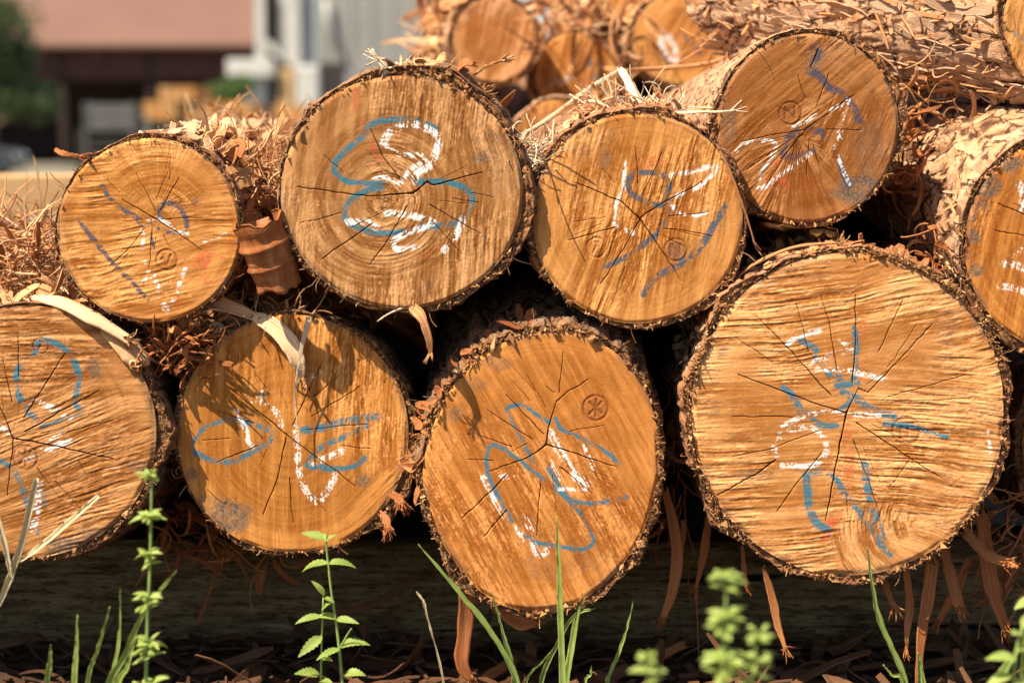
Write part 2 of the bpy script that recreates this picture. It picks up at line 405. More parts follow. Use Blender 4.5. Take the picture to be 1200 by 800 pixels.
def make_log(name_label, c, rx, ry, Y, pith=None, rot=0, knots=None, poly=None, axis=(0, 0), taper=.04, length=2.4, thick=.008, tknots=None,
             res=.00095, saw=(), amp=.00032, rough_mask=None, smooth_amp=.25, rings=.5, arc=None, sap=(0.596, 0.270, 0.072), heart=(0.351, 0.136, 0.026), hedge=.74,
             blue=BLUE, strokes=(), cracks=(), stamps=(), stains=(), auto_cracks=7, bark=BARK_RED, bres=.0035, fine_len=.5, plate=.0045, fringe=260, fcol=FRINGE,
             psize=1.0, tilt=(0, 0), seed=1, flen=1.0, group='felled logs stacked in the pile', hairs=14, bump_wave=.0016):
    r = np.random.default_rng(seed)
    wc = P(c[0], c[1], Y); O = np.array([wc[0], Y, wc[2]])
    pith = pith or c
    ph = np.linspace(0, 2 * np.pi, 1440, endpoint=False)
    k = np.ones_like(ph)
    if knots:
        ka = np.radians([q[0] for q in knots]); kv = np.array([q[1] for q in knots]); o_ = np.argsort(ka)
        k = np.interp(ph, ka[o_], kv[o_], period=2 * np.pi)
        ker = np.hanning(81); ker /= ker.sum(); k = np.convolve(np.concatenate([k[-40:], k, k[:40]]), ker, 'valid')
    wob = 1 + .022 * (fbm(ph / (2 * np.pi) * 7, 0 * ph + seed * 3.1, 3, seed, 7) - .5) * 2
    cr, sr = math.cos(R_(rot)), math.sin(R_(rot))
    ex, ey = rx * np.cos(ph) * k * wob, ry * np.sin(ph) * k * wob        # image sense, y up
    X, Yy = cr * ex - sr * ey, sr * ex + cr * ey
    if poly:
        q_ = spline(np.array(poly + poly[:1], float), 400)[:-1]; X = (q_[:, 0] - c[0]) * np.interp(np.linspace(0, 2 * np.pi, len(q_)), ph, wob); Yy = (c[1] - q_[:, 1]) * np.interp(np.linspace(0, 2 * np.pi, len(q_)), ph, wob)
    outl = np.array([pxy(O, c[0] + a, c[1] - b) for a, b in zip(X, Yy)])
    pu = pxy(O, *pith)
    basez = outl[:, 1].min()
    root = empty('log', O + np.array([0, 0, basez]), name_label, 'log', group)
    off = np.array([0, 0, -basez])
    Rm = np.hypot(outl[:, 0], outl[:, 1]).mean()

    # --- the sawn face: a polar sheet about the pith
    d = outl - pu; an = np.mod(np.arctan2(d[:, 1], d[:, 0]), 2 * np.pi); o_ = np.argsort(an)
    nt, nr = int(2 * np.pi * Rm / res), int(Rm / res)
    th = np.linspace(0, 2 * np.pi, nt, endpoint=False)
    Rt = np.interp(th, an[o_], np.hypot(d[:, 0], d[:, 1])[o_], period=2 * np.pi)
    t = (np.arange(1, nr + 1) / nr)[:, None] ** .93
    rr = t * Rt[None]; u = (pu[0] + rr * np.cos(th)[None]).ravel(); v = (pu[1] + rr * np.sin(th)[None]).ravel()
    tt = (t + 0 * Rt[None]).ravel()
    u = np.append(u, pu[0]); v = np.append(v, pu[1]); tt = np.append(tt, 0.0)
    # saw marks: ridges along a direction, or along arcs about a spot
    wu, wv = fbm(u * 7, v * 7, 3, seed), fbm(u * 14 + 40, v * 14, 3, seed + 3)
    def streak(q, p, s):
        a = .8 * vn(q / .0038, p / .075, s) + 1.1 * vn(q / .0023, p / .045, s + 1) + .4 * vn(q / .0085, p / .16, s + 2) + .85 * vn(q / .0015, p / .022, s + 3)
        return a / 3.15, .6 * vn(q / .0011, p / .013, s + 4) + .4 * vn(q / .0019, p / .0045, s + 5), .6 * vn(q / .011, p / .10, s + 8) + .4 * vn(q / .0055, p / .07, s + 9)
    val = np.zeros_like(u); fine = np.zeros_like(u); band = np.zeros_like(u)
    for i, L in enumerate(saw):
        if 'arc' in L:
            a0 = pxy(O, *L['arc']); q = np.hypot((u - a0[0]) * L.get('sx', 1), v - a0[1]); p = np.arctan2(v - a0[1], u - a0[0]) * .06
            q = q + .010 * (wu - .5)
        elif 'fan' in L:
            a0 = pxy(O, *L['fan']); p = np.hypot(u - a0[0], v - a0[1]); q = np.arctan2(v - a0[1], u - a0[0]) * L.get('spread', .09) + .004 * (wu - .5)
        else:
            a = R_(L['ang']); p = math.cos(a) * u + math.sin(a) * v; q = -math.sin(a) * u + math.cos(a) * v
            q = q + L.get('curve', 0) * p * p + L.get('wave', .010) * (wu - .5)
        w = np.full_like(u, L.get('w', 1.0))
        if 'at' in L:
            b = pxy(O, *L['at'][:2]); rad = L['at'][2] * .001
            w = w * sstep(1.25, .75, np.hypot(u - b[0], (v - b[1]) * L.get('asp', 1)) / rad + .5 * (wv - .5))
        sv_, fv_, bv_ = streak(q, p, seed * 31 + i * 7); val = val * (1 - w) + sv_ * w; fine = fine * (1 - w) + fv_ * w; band = band * (1 - w) + bv_ * w
    sawv = sstep(.26, .74, val)
    am = .22 + .95 * sstep(.36, .64, fbm(u * 16 + 9, v * 16, 3, seed + 19))
    if rough_mask is not None:
        for (mx, my, nx, ny, soft) in rough_mask:          # smooth beyond a line through (mx,my), on the side the arrow points to
            b = pxy(O, mx, my); dd = (u - b[0]) * nx + (v - b[1]) * ny + .02 * (wv - .5)
            am = am * (1 - (1 - smooth_amp) * sstep(-soft, soft, dd))
    rnorm = np.interp(np.mod(np.arctan2(v - pu[1], u - pu[0]), 2 * np.pi), th, Rt, period=2 * np.pi)
    dist = np.hypot(u - pu[0], v - pu[1]); rho = dist * (1 - tt * (1 - Rm / rnorm)) + .006 * (wu - .5)
    ring = sstep(.5, .85, vn(rho / .0032, 0 * u + 3, seed + 50)) * (.5 + .5 * vn(rho / .02, 0 * u, seed + 51))
    if arc:
        ac = pxy(O, *arc[:2]); ra = np.hypot(u - ac[0], v - ac[1]) + .006 * (wu - .5)
        ring = np.maximum(ring, sstep(.5, .8, vn(ra / .0030, 0 * u + 8, seed + 60)) * sstep(arc[2] * .001, arc[2] * .0005, ra) * 1.2)
    ring = ring * rings * 1.35 * (.6 + .8 * vn(u * 30, v * 30, seed + 8))
    hm = sstep(hedge + .07, hedge - .07, tt + .22 * (wv - .5) + .12 * (wu - .5)) * .85 + .3 * (fbm(u * 9, v * 9, 3, seed + 21) - .45)
    hm = np.clip(hm, 0, 1)
    # cracks
    ju = u + .0016 * (vn(u * 90, v * 90, seed + 70) - .5) + .0005 * (vn(u * 260, v * 260, seed + 72) - .5)
    jv = v + .0016 * (vn(u * 90, v * 90, seed + 71) - .5) + .0005 * (vn(u * 260, v * 260, seed + 73) - .5)
    cm = np.zeros_like(u); deep = np.zeros_like(u)
    allc = [(w, [pxy(O, *q) for q in pts]) for w, pts in cracks]
    for i in range(auto_cracks):
        a = r.uniform(0, 2 * np.pi); r0 = r.uniform(.12, .5) * Rm; r1 = r0 + r.uniform(.12, .35) * Rm
        e = a + r.normal(0, .12)
        allc.append((r.uniform(.25, .6), [pu + r0 * np.array([math.cos(a), math.sin(a)]), pu + r1 * np.array([math.cos(e), math.sin(e)])]))
    for w, pts in allc:
        dd, tq = segdist(ju, jv, pts); wloc = w * .00031 * (1.2 - 1.0 * tq) * (.75 + .5 * vn(tq * 14, 0 * tq, seed + 90))
        m = sstep(wloc + .0005, wloc * .4, dd)
        cm = np.maximum(cm, m * min(1, .30 + .27 * w) * sstep(1.0, .9, tq)); deep = np.maximum(deep, m * min(w, 2.5))
    # wax crayon strokes: broken up by the saw ridges
    pig = {'b': np.zeros_like(u), 'w': np.zeros_like(u), 'r': np.zeros_like(u)}
    fin = np.clip(.5 + (fine - .5) * (.22 + .8 * am) * 1.4, 0, 1)
    cn = vn(u * 620, v * 620, seed + 33); cn2 = vn(u * 130, v * 130, seed + 34)
    for (kind, w, dens, pts) in strokes:
        q = np.array([pxy(O, *a) for a in pts])
        if len(q) > 2: q = spline(q, len(q) * 5)
        dd, _ = segdist(u + .0016 * (cn2 - .5), v + .0016 * (cn2 - .5), q)
        hw = w * .00051
        body = sstep(hw * 1.15, hw * .55, dd)
        pr = dens * 1.0 - .16 + 1.15 * (sawv - .5) * (.4 + .6 * am) + .8 * (cn - .5) + 1.5 * (fin - .5) + .5 * (cn2 - .5)
        m = body * sstep(.28, .52, pr - (.07 if kind == 'w' else 0))
        pig[kind] = np.maximum(pig[kind], m)
    burn = np.zeros_like(u); groove = np.zeros_like(u)
    for (sx, sy, rad, lines, strong) in stamps:
        b = pxy(O, sx, sy); rad *= .001; x, y = (u - b[0]) / rad, (v - b[1]) / rad
        dd = np.hypot(x, y)
        m = sstep(.16, .05, abs(dd - 1)) * (.55 + .6 * vn(u * 200, v * 200, seed + 61))
        for ln in lines:
            e, _ = segdist(x, y, ln); m = np.maximum(m, sstep(.17, .05, e) * .9)
        burn = np.maximum(burn, m * strong); groove = np.maximum(groove, m)
        burn = np.maximum(burn, sstep(1.05, .85, dd) * .28 * strong)
    stn = np.zeros_like(u)
    stn = .5 * sstep(.60, .80, fbm(u * 18 + 3, v * 18, 4, seed + 99)) * sstep(.3, .95, tt) * vn(u * 300, v * 300, seed + 98)
    stn = np.maximum(stn, .55 * sstep(.93, 1.0, tt) * sstep(.4, .6, fbm(u * 30, v * 30, 2, seed + 97)))
    for (sx, sy, ax, ay, stg) in stains:
        b = pxy(O, sx, sy); dd = np.hypot((u - b[0]) / (ax * .001), (v - b[1]) / (ay * .001)) + .9 * (fbm(u * 45, v * 45, 3, seed + 77) - .5)
        stn = np.maximum(stn, sstep(1.08, .62, dd) * stg)
    h = amp * am * (val - .5) * 6.0 + bump_wave * (fbm(u * 22, v * 22, 3, seed + 15) - .5) + .00038 * (.3 + .7 * am) * (fine - .5) + .00030 * am * (vn(u * 500, v * 500, seed + 16) - .5)
    h = h - .0016 * np.minimum(deep, 2.5) - .0007 * groove - .004 * sstep(.965, 1.0, tt) * vn(u * 60, v * 60, seed + 4)
    y = tilt[0] * u + tilt[1] * v - h
    V = np.stack([u, y, v], 1) + off
    ii = np.arange(nr - 1)[:, None] * nt; jj = np.arange(nt)[None]; j2 = (jj + 1) % nt
    F = np.stack([ii + jj, ii + nt + jj, ii + nt + j2, ii + j2], -1).reshape(-1, 4)[:, ::-1]
    F = F[:, ::-1]
    cen = nt * nr; Ft = np.stack([np.full(nt, cen), np.arange(nt), (np.arange(nt) + 1) % nt], 1)
    fm = wood_face_mat('sawn_end_grain', sap, heart, blue)
    grain = np.stack([np.clip(.5 + (sawv - .5) * (.35 + .65 * am), 0, 1), np.clip(ring, 0, 1), hm], 1)
    # order so that normals look towards the camera (-Y)
    mesh_np('cut_face', V, [F, Ft], fm, root, {'grain': grain, 'fibre': np.stack([fin, fbm(u * 70, v * 70, 3, seed + 95), .5 + (sstep(.3, .7, band) - .5) * np.clip(.25 + .75 * am, 0, 1)], 1), 'marks': np.stack([cm, pig['b'], pig['w']], 1), 'wear': np.stack([pig['r'], stn, burn], 1)})

    # --- the bark: a ragged lip round the face, then the round of the log
    an = np.mod(np.arctan2(outl[:, 1], outl[:, 0]), 2 * np.pi); o_ = np.argsort(an); Ro = np.hypot(outl[:, 0], outl[:, 1])[o_]
    nb = max(90, int(2 * np.pi * Rm / bres)); tb = np.linspace(0, 2 * np.pi, nb, endpoint=False)
    Rb = np.interp(tb, an[o_], Ro, period=2 * np.pi)
    per = max(6, int(2 * np.pi * Rm / (.018 * psize))); ux = tb / (2 * np.pi)
    bt = np.full(nb, thick)
    bt = bt * .8
    if tknots: bt = bt * np.interp(np.degrees(tb), [q[0] for q in sorted(tknots)], [q[1] for q in sorted(tknots)], period=360)
    bt = bt * np.clip(2.9 * fbm(ux * max(4, per // 3), 0 * ux + seed, 4, seed + 2, max(4, per // 3)) - .62, .06, 2.0)
    s = [0.0]; ds = bres
    while s[-1] < length:
        if s[-1] > fine_len: ds *= 1.25
        s.append(s[-1] + ds)
    s = np.array(s); lipn = 7
    def plates(x, sv):
        wx = x * per + .8 * (fbm(x * per * 2, sv * 20, 2, seed + 5, per * 2) - .5)
        f = fbm(wx * .999, sv / (.075 * psize), 4, seed + 4, per) * 9 + .5 * vn(x * per * 6, sv / .02, seed + 7, per * 6)
        lev = np.floor(f); fr = f - lev
        pres = sstep(.34, .5, fbm(x * per, sv / .05, 2, seed + 9, per))
        edge = sstep(.28, .05, fr) * pres
        g = abs(vn(x * per * 2.0 + .5 * (vn(x * per * 4, sv * 30, seed + 11, per * 4)), sv / (.045 * psize), seed + 6, per * 2) - .5)
        slit = sstep(.12, .05, g) * sstep(.38, .46, fbm(x * per * 2, sv / .03, 2, seed + 10, per * 2))
        rough = sstep(.45, .7, fbm(x * per, sv / .04, 3, seed + 14, per))
        hh = lev / 9 * 1.9 + .16 * sstep(0, .6, fr) - .55 * edge - .8 * slit + (.10 + .18 * rough) * (fbm(x * per * 5, sv / .010, 3, seed + 13, per * 5) - .5) +   .10 * rough * (vn(x * per * 9, sv / .012, seed + 18, per * 9) - .5)
        return hh, np.maximum(np.maximum(edge * .85, slit), .55 * rough * sstep(.5, .65, vn(x * per * 9, sv / .012, seed + 18, per * 9))), np.clip(_h(lev, 0 * lev + 3, seed) * .75 + .25 * vn(x * per * 3, sv / .03, seed + 8, per * 3), 0, 1)
    S, TBx = np.meshgrid(s, ux, indexing='ij'); shp = S.shape
    hh, gr, pt = plates(TBx.ravel(), S.ravel()); hh, gr, pt = hh.reshape(shp), gr.reshape(shp), pt.reshape(shp)
    sc_ = 1 - taper * S
    rad = (Rb[None] * sc_ + bt[None] + plate * hh * np.minimum(1, .35 + S / .03))
    lipy = .007 * (fbm(ux * per * 2, 0 * ux, 3, seed + 12, per * 2) - .5)
    yb = S + (lipy + .003)[None] * np.exp(-S / .02)
    # near the sawn end the tube follows the cut face; further back it runs along the axis
    fade = np.exp(-S / .05)
    ct, st_ = np.cos(tb)[None], np.sin(tb)[None]
    Xb = rad * ct + axis[0] * S; Zb = rad * st_ + axis[1] * S
    yb = yb + fade * (tilt[0] * rad * ct + tilt[1] * rad * st_)
    rows_v = [np.stack([Xb, yb, Zb], -1)]; at = [np.stack([pt, gr, np.exp(-S / .004)], -1)]
    lv, la = [], []
    for j in range(lipn):
        f = j / lipn
        rj = (Rb - .0015) * (1 - f) + f * rad[0] + .0016 * (vn(ux * per * 7, 0 * ux + j * 1.7, seed + 47, per * 7) - .5)
        ln = .0065 * (vn(ux * per * 5, 0 * ux + j * 2.3, seed + 40, per * 5) - .55) + .005 * (vn(ux * per * 11, 0 * ux + j * 3.1, seed + 41, per * 11) - .5)
        yj = .0025 + (.004 * (1 - f) + f * yb[0]) + ln * math.sin(math.pi * min(1, f * .9 + .1)) + tilt[0] * rj * np.cos(tb) * (1 - f) + tilt[1] * rj * np.sin(tb) * (1 - f) - (0.0005 * f)
        lv.append(np.stack([rj * np.cos(tb), yj, rj * np.sin(tb)], -1)); la.append(np.stack([pt[0], vn(ux * per * 3, 0 * ux + j, seed + 42, per * 3) * .5, np.ones(nb)], -1))
    VV = np.concatenate([np.array(lv), rows_v[0]]); AA = np.concatenate([np.array(la), at[0]])
    nrow = len(VV)
    ii = np.arange(nrow - 1)[:, None] * nb; jj = np.arange(nb)[None]; j2 = (jj + 1) % nb
    F = np.stack([ii + jj, ii + nb + jj, ii + nb + j2, ii + j2], -1).reshape(-1, 4)
    Vf = VV.reshape(-1, 3); ce = np.array([[axis[0] * s[-1], s[-1], axis[1] * s[-1]]])
    Fc = np.stack([np.full(nb, len(Vf)), (np.arange(nb) + 1) % nb + (nrow - 1) * nb, np.arange(nb) + (nrow - 1) * nb], 1)
    mesh_np('bark', np.vstack([Vf, ce]) + off, [F, Fc], bark, root, {'bark': np.vstack([AA.reshape(-1, 3), [[.5, .5, 1]]])})

    # --- torn fibres and crumbs of bark standing out round the cut
    if fringe:
        n = int(fringe * 1.5); a = r.uniform(0, 2 * np.pi, n); f = r.random(n)
        keep = fbm(a / (2 * np.pi) * 18, 0 * a + seed, 3, seed + 44, 18) > r.uniform(.25, .72, n); a, f = a[keep], f[keep]; n = len(a)
        Ra = np.interp(a, tb, Rb, period=2 * np.pi); Ta = np.interp(a, tb, bt, period=2 * np.pi)
        rad_ = Ra + (-.05 + 1.05 * f) * Ta; pos = np.stack([rad_ * np.cos(a), r.uniform(-.0035, .008, n), rad_ * np.sin(a)], 1)
        pos[:, 1] += tilt[0] * pos[:, 0] + tilt[1] * pos[:, 2]
        rd = np.stack([np.cos(a), np.zeros(n), np.sin(a)], 1); tg = np.stack([-np.sin(a), np.zeros(n), np.cos(a)], 1)
        dr = rd * r.uniform(.1, 1.0, (n, 1)) + tg * r.normal(0, .8, (n, 1)) + np.array([0, -1, 0]) * r.uniform(-.15, .7, (n, 1))
        sel = r.random(n)
        parts = [chunks(pos + off, .0034 * flen * np.exp(r.normal(-.35, .45, n)), seed)]
        m = int(n * .3); sub = r.permutation(n)[:m]
        parts.append(ribbons(pos[sub] + off, dr[sub], rd[sub] + r.normal(0, .5, (m, 3)), r.uniform(.003, .010, m) * flen, r.uniform(.0004, .0014, m) * flen, r.normal(0, 1.6, m), r.normal(0, .8, m), 3, .0009, seed=seed))
        if hairs:
            m = hairs; a = r.uniform(0, 2 * np.pi, m); Ra = np.interp(a, tb, Rb + bt * .8, period=2 * np.pi)
            pos = np.stack([Ra * np.cos(a), r.uniform(0, .006, m), Ra * np.sin(a)], 1); rd = np.stack([np.cos(a), -np.abs(r.normal(0, .4, m)), np.sin(a)], 1)
            parts.append(ribbons(pos + off, rd + r.normal(0, .5, (m, 3)), r.normal(0, 1, (m, 3)), r.uniform(.01, .028, m), r.uniform(.0005, .0011, m), r.normal(0, 2.2, m), r.normal(0, 2, m), 8, .0006, seed=seed + 1))
        V, F, A = join(parts)
        o = mesh_np('bark_fringe', V, F, fcol, root, {'strip': A}, smooth=False); o['kind'] = 'stuff'
    root['_R'] = Rm; 
    return dict(root=root, O=O, off=off, Rb=Rb, tb=tb, bt=bt, axis=axis, taper=taper, R=Rm, base=basez)

def flakes(lg, n, a0, a1, s0, s1, size=1.0, mat=None, seed=1, lift=.5):
    """loose scales standing up from the round of a log (angles in degrees, 0 = right, 90 = top)"""
    r = np.random.default_rng(seed)
    a = np.radians(r.uniform(a0, a1, n)); s = s0 + (s1 - s0) * r.random(n) ** 1.3
    R = (np.interp(np.mod(a, 2 * np.pi), lg['tb'], lg['Rb'], period=2 * np.pi) * (1 - lg['taper'] * s) + np.interp(np.mod(a, 2 * np.pi), lg['tb'], lg['bt'], period=2 * np.pi))
    pos = np.stack([R * np.cos(a) + lg['axis'][0] * s, s, R * np.sin(a) + lg['axis'][1] * s], 1) + lg['off']
    rd = np.stack([np.cos(a), 0 * a, np.sin(a)], 1); tg = np.stack([-np.sin(a), 0 * a, np.cos(a)], 1); ax = np.array([lg['axis'][0], 1, lg['axis'][1]])
    d = ax * np.where(s < .06, 1, r.choice([-1, 1], n))[:, None] * r.uniform(.3, 1, (n, 1)) + tg * r.normal(0, .6, (n, 1)) + rd * r.uniform(0, lift, (n, 1))
    big = r.random(n) < .35
    V, F, A = ribbons(pos, d, rd + r.normal(0, .25, (n, 3)), np.where(big, r.uniform(.02, .045, n), r.uniform(.008, .025, n)) * size, np.where(big, r.uniform(.008, .018, n), r.uniform(.003, .008, n)) * size,
                      r.normal(.2, .9, n), r.normal(0, .6, n), 6, .0013, wob=.3, seed=seed)
    o = mesh_np('bark_flakes', V, F, mat or SHRED, lg['root'], {'strip': A}, smooth=False); o['kind'] = 'stuff'

def scales(lg, n, a0, a1, s0, s1, seed, mat, L=(.018, .06), W=(.006, .018), lift=.06, rise=.0035, spread=.16):
    """thin overlapping bark plates lying along the round of a log"""
    r = np.random.default_rng(seed)
    a = np.radians(r.uniform(a0, a1, n)); s = s0 + (s1 - s0) * r.random(n) ** 1.2
    R = np.interp(np.mod(a, 2 * np.pi), lg['tb'], lg['Rb'], period=2 * np.pi) * (1 - lg['taper'] * s) + np.interp(np.mod(a, 2 * np.pi), lg['tb'], lg['bt'], period=2 * np.pi) + r.uniform(.0, 1, n) * rise + .001
    rd = np.stack([np.cos(a), 0 * a, np.sin(a)], 1); tg = np.stack([-np.sin(a), 0 * a, np.cos(a)], 1); ax = unit(np.array([lg['axis'][0], 1, lg['axis'][1]]))
    pos = R[:, None] * rd + np.stack([lg['axis'][0] * s, s, lg['axis'][1] * s], 1) + lg['off']
    d = ax * np.where(s < L[1], 1, r.choice([-1, 1], n))[:, None] + tg * r.normal(0, spread, (n, 1)) + rd * r.uniform(-.02, lift, (n, 1))
    V, F, A = ribbons(pos, d, rd + tg * r.normal(0, .12, (n, 1)), r.uniform(*L, n), r.uniform(*W, n), r.normal(0, .18, n), r.normal(0, .12, n), 7, .0016, wob=.06, taper=.35, bend=.15, seed=seed)
    o = mesh_np('bark_scales', V, F, mat, lg['root'], {'strip': A}, smooth=False); o['kind'] = 'stuff'

N_ = [[(-.45, -.5), (-.45, .5), (.4, -.45), (.4, .5)]]; V_ = [[(-.4, .5), (0, -.5), (.4, .5)], [(-.5, .1), (-.2, .5)]]; X_ = [[(-.5, -.5), (.5, .5)], [(-.5, .45), (.5, -.4)], [(0, -.7), (.05, .7)]]
T_ = [[(-.4, -.5), (-.35, .4), (.1, -.5), (.15, .45)], [(.15, .45), (.55, .3)], [(-.55, .5), (.6, .55)]]; S_ = [[(-.3, -.5), (.2, .55)], [(-.1, .6), (.3, .1)]]

A = make_log('smallest front log, leftmost in the upper row, with grey V-shaped chalk lines', (175, 270), 108, 108, .0, pith=(185, 258), rot=10, axis=(.02, .02), thick=.0042, seed=2,
    saw=[dict(ang=4, wave=.022), dict(ang=14, at=(200, 320, 80), wave=.02), dict(fan=(186, 245), at=(185, 195, 62), spread=.07, w=.65), dict(arc=(186, 262), at=(190, 215, 50), w=.55)], amp=.00042, sap=(0.638, 0.281, 0.076), heart=(0.392, 0.146, 0.025), arc=(186, 236, 42), rings=.6, blue=SLATE,
    strokes=[('b', 7, .62, [(120, 218), (130, 234), (144, 246), (160, 255), (167, 263)]), ('b', 6.5, .75, [(94, 260), (108, 278), (131, 306), (157, 332), (173, 351)]),
             ('b', 7.5, .8, [(188, 257), (188, 244), (196, 237), (209, 242), (217, 254), (219, 265)]), ('b', 5, .6, [(170, 262), (186, 268), (200, 272), (218, 272)]), ('b', 4, .6, [(178, 278), (180, 291)]), ('b', 6, .6, [(228, 237), (234, 232)]),
             ('w', 5, .6, [(167, 268), (173, 260), (184, 256), (197, 262), (206, 271), (220, 273)]), ('w', 5, .45, [(169, 268), (167, 293), (172, 315), (176, 325)]), ('w', 6, .6, [(183, 330), (190, 351), (195, 366)]), ('w', 5, .62, [(195, 366), (206, 345), (217, 315)]),
             ('w', 4, .5, [(166, 332), (174, 324), (182, 322)]), ('w', 5, .5, [(240, 282), (256, 277), (264, 275)]),
             ('r', 15, .42, [(222, 315), (245, 296), (232, 322), (246, 335)]), ('r', 10, .35, [(206, 335), (210, 352), (211, 366)]), ('r', 8, .3, [(245, 296), (262, 300)])],
    cracks=[(1.6, [(185, 258), (143, 234)]), (1.5, [(185, 258), (210, 275), (237, 294)]), (1, [(183, 248), (170, 222), (159, 203)]), (1.1, [(190, 257), (238, 255)]), (1, [(188, 247), (209, 208)]), (.9, [(168, 270), (150, 292), (130, 311)]), (.9, [(179, 268), (175, 315)]), (.8, [(192, 276), (201, 292)]), (.8, [(140, 226), (126, 212)])],
    stamps=[(195.6, 304.8, 12, V_, .6)], bark=BARK_RED, bres=.003, plate=.003, fringe=260, flen=.7)

B = make_log('round log at the top centre marked with a blue figure eight and white loops', (471, 225), 142, 137, -.014, pith=(484, 227), rot=-8, axis=(.0, .02), thick=.007, tknots=[(0, 1.2), (60, 1.7), (110, .6), (150, .3), (200, .3), (240, .5), (300, .8)], seed=3, length=1.15,
    saw=[dict(ang=84, curve=.25), dict(arc=(450, 235), at=(440, 235, 95), w=.9), dict(ang=95, at=(580, 190, 45), wave=.05)], amp=.00028, sap=(0.495, 0.235, 0.080), heart=(0.303, 0.132, 0.034), arc=(440, 215, 88), rings=.75, hedge=.7,
    strokes=[('b', 8, .8, [(426, 161), (430, 149), (446, 142), (473, 140), (496, 144), (511, 151)]), ('b', 8, .8, [(426, 159), (407, 175), (393, 190), (395, 204), (411, 213), (434, 215), (449, 216)]),
             ('b', 8, .82, [(449, 219), (426, 225), (411, 235), (403, 250), (411, 262), (430, 270), (453, 273), (473, 271)]), ('b', 8, .8, [(492, 266), (519, 264), (539, 260), (550, 246), (554, 231), (542, 219), (519, 213), (488, 213)]),
             ('w', 10, .72, [(449, 167), (457, 155), (477, 147), (496, 149), (514, 161), (511, 178), (504, 194), (490, 202), (484, 213)]), ('w', 6.5, .66, [(453, 171), (465, 180), (480, 182), (494, 182)]), ('w', 6, .66, [(438, 207), (457, 209), (469, 215), (480, 200), (498, 188)]),
             ('w', 9, .68, [(407, 260), (426, 260), (442, 266)]), ('w', 8, .68, [(453, 250), (477, 252), (496, 256), (508, 260), (492, 268), (473, 275), (461, 283), (469, 293), (488, 290)]), ('w', 9, .72, [(543, 256), (535, 275), (521, 293)]),
             ('r', 8, .42, [(417, 105), (420, 136), (434, 167), (448, 190)]), ('r', 9, .3, [(500, 298), (525, 284)])],
    cracks=[(2.2, [(484, 227), (500, 213), (506, 217), (566, 202)]), (2.4, [(484, 227), (430, 230)]), (1.4, [(430, 230), (349, 219)]), (1.7, [(471, 213), (450, 185), (434, 151)]), (1.5, [(477, 242), (455, 280), (434, 310)]), (1.3, [(436, 262), (376, 304)]), (1.1, [(504, 240), (564, 275)]), (1, [(508, 260), (542, 299)]), (.8, [(403, 202), (380, 182)]), (.7, [(400, 250), (352, 262)]), (.7, [(530, 232), (560, 238)])],
    stains=[(564, 186, 14, 7, .6)], bark=BARK_DARK, plate=.006, fringe=300)

C = make_log('log right of centre in the upper row with slate blue figure nine, white chevron', (747, 256), 124, 124, .002, pith=(749, 256), rot=5, axis=(.0, .02), thick=.0075, tknots=[(0, 1), (50, 1.3), (100, .7), (180, 1), (270, .5)], seed=4, length=1.15,
    saw=[dict(ang=80, curve=.3), dict(ang=70, at=(690, 320, 60))], amp=.00030, smooth_amp=.25, rough_mask=[(665, 300, -.9, -.35, .02)], sap=(0.617, 0.272, 0.072), heart=(0.392, 0.146, 0.026), arc=(712, 225, 50), rings=.5, blue=(.035, .085, .125),
    strokes=[('b', 8, .8, [(736, 211), (743, 204), (760, 202), (776, 206), (785, 216), (781, 235), (771, 241), (753, 235), (739, 225), (735, 214)]), ('b', 8, .8, [(784, 218), (781, 253), (774, 270), (757, 284), (736, 300), (710, 312)]),
             ('b', 10, .72, [(851, 242), (837, 263), (827, 281), (809, 302), (785, 316), (767, 326), (755, 344)]),
             ('w', 5.5, .6, [(732, 190), (731, 221), (722, 239), (720, 255)]), ('w', 6, .66, [(781, 206), (806, 202), (834, 195), (839, 199), (820, 218), (788, 232)]), ('w', 4, .62, [(788, 241), (795, 249), (816, 253), (829, 249)]), ('w', 7, .45, [(720, 262), (729, 269), (743, 274)]),
             ('r', 14, .3, [(745, 196), (775, 188), (770, 205)])],
    cracks=[(1.8, [(749, 256), (729, 237), (675, 214)]), (1.8, [(749, 256), (775, 238), (822, 214)]), (1.8, [(749, 256), (772, 288), (799, 330)]), (1.5, [(749, 258), (735, 285), (704, 333)]), (1.3, [(722, 266), (666, 281)]), (1.1, [(748, 215), (745, 172)]), (1, [(778, 267), (834, 276)]), (.8, [(785, 253), (830, 249)]), (.8, [(752, 230), (770, 195), (776, 178)]), (.7, [(721, 215), (706, 198)])],
    stamps=[(699, 290, 11.5, S_, .42), (792, 293, 13, N_, .55)], stains=[(792, 295, 13, 11, .55), (711, 186, 8, 14, .5), (640, 203, 10, 8, .35)], bark=BARK_RED, plate=.005, fringe=320)

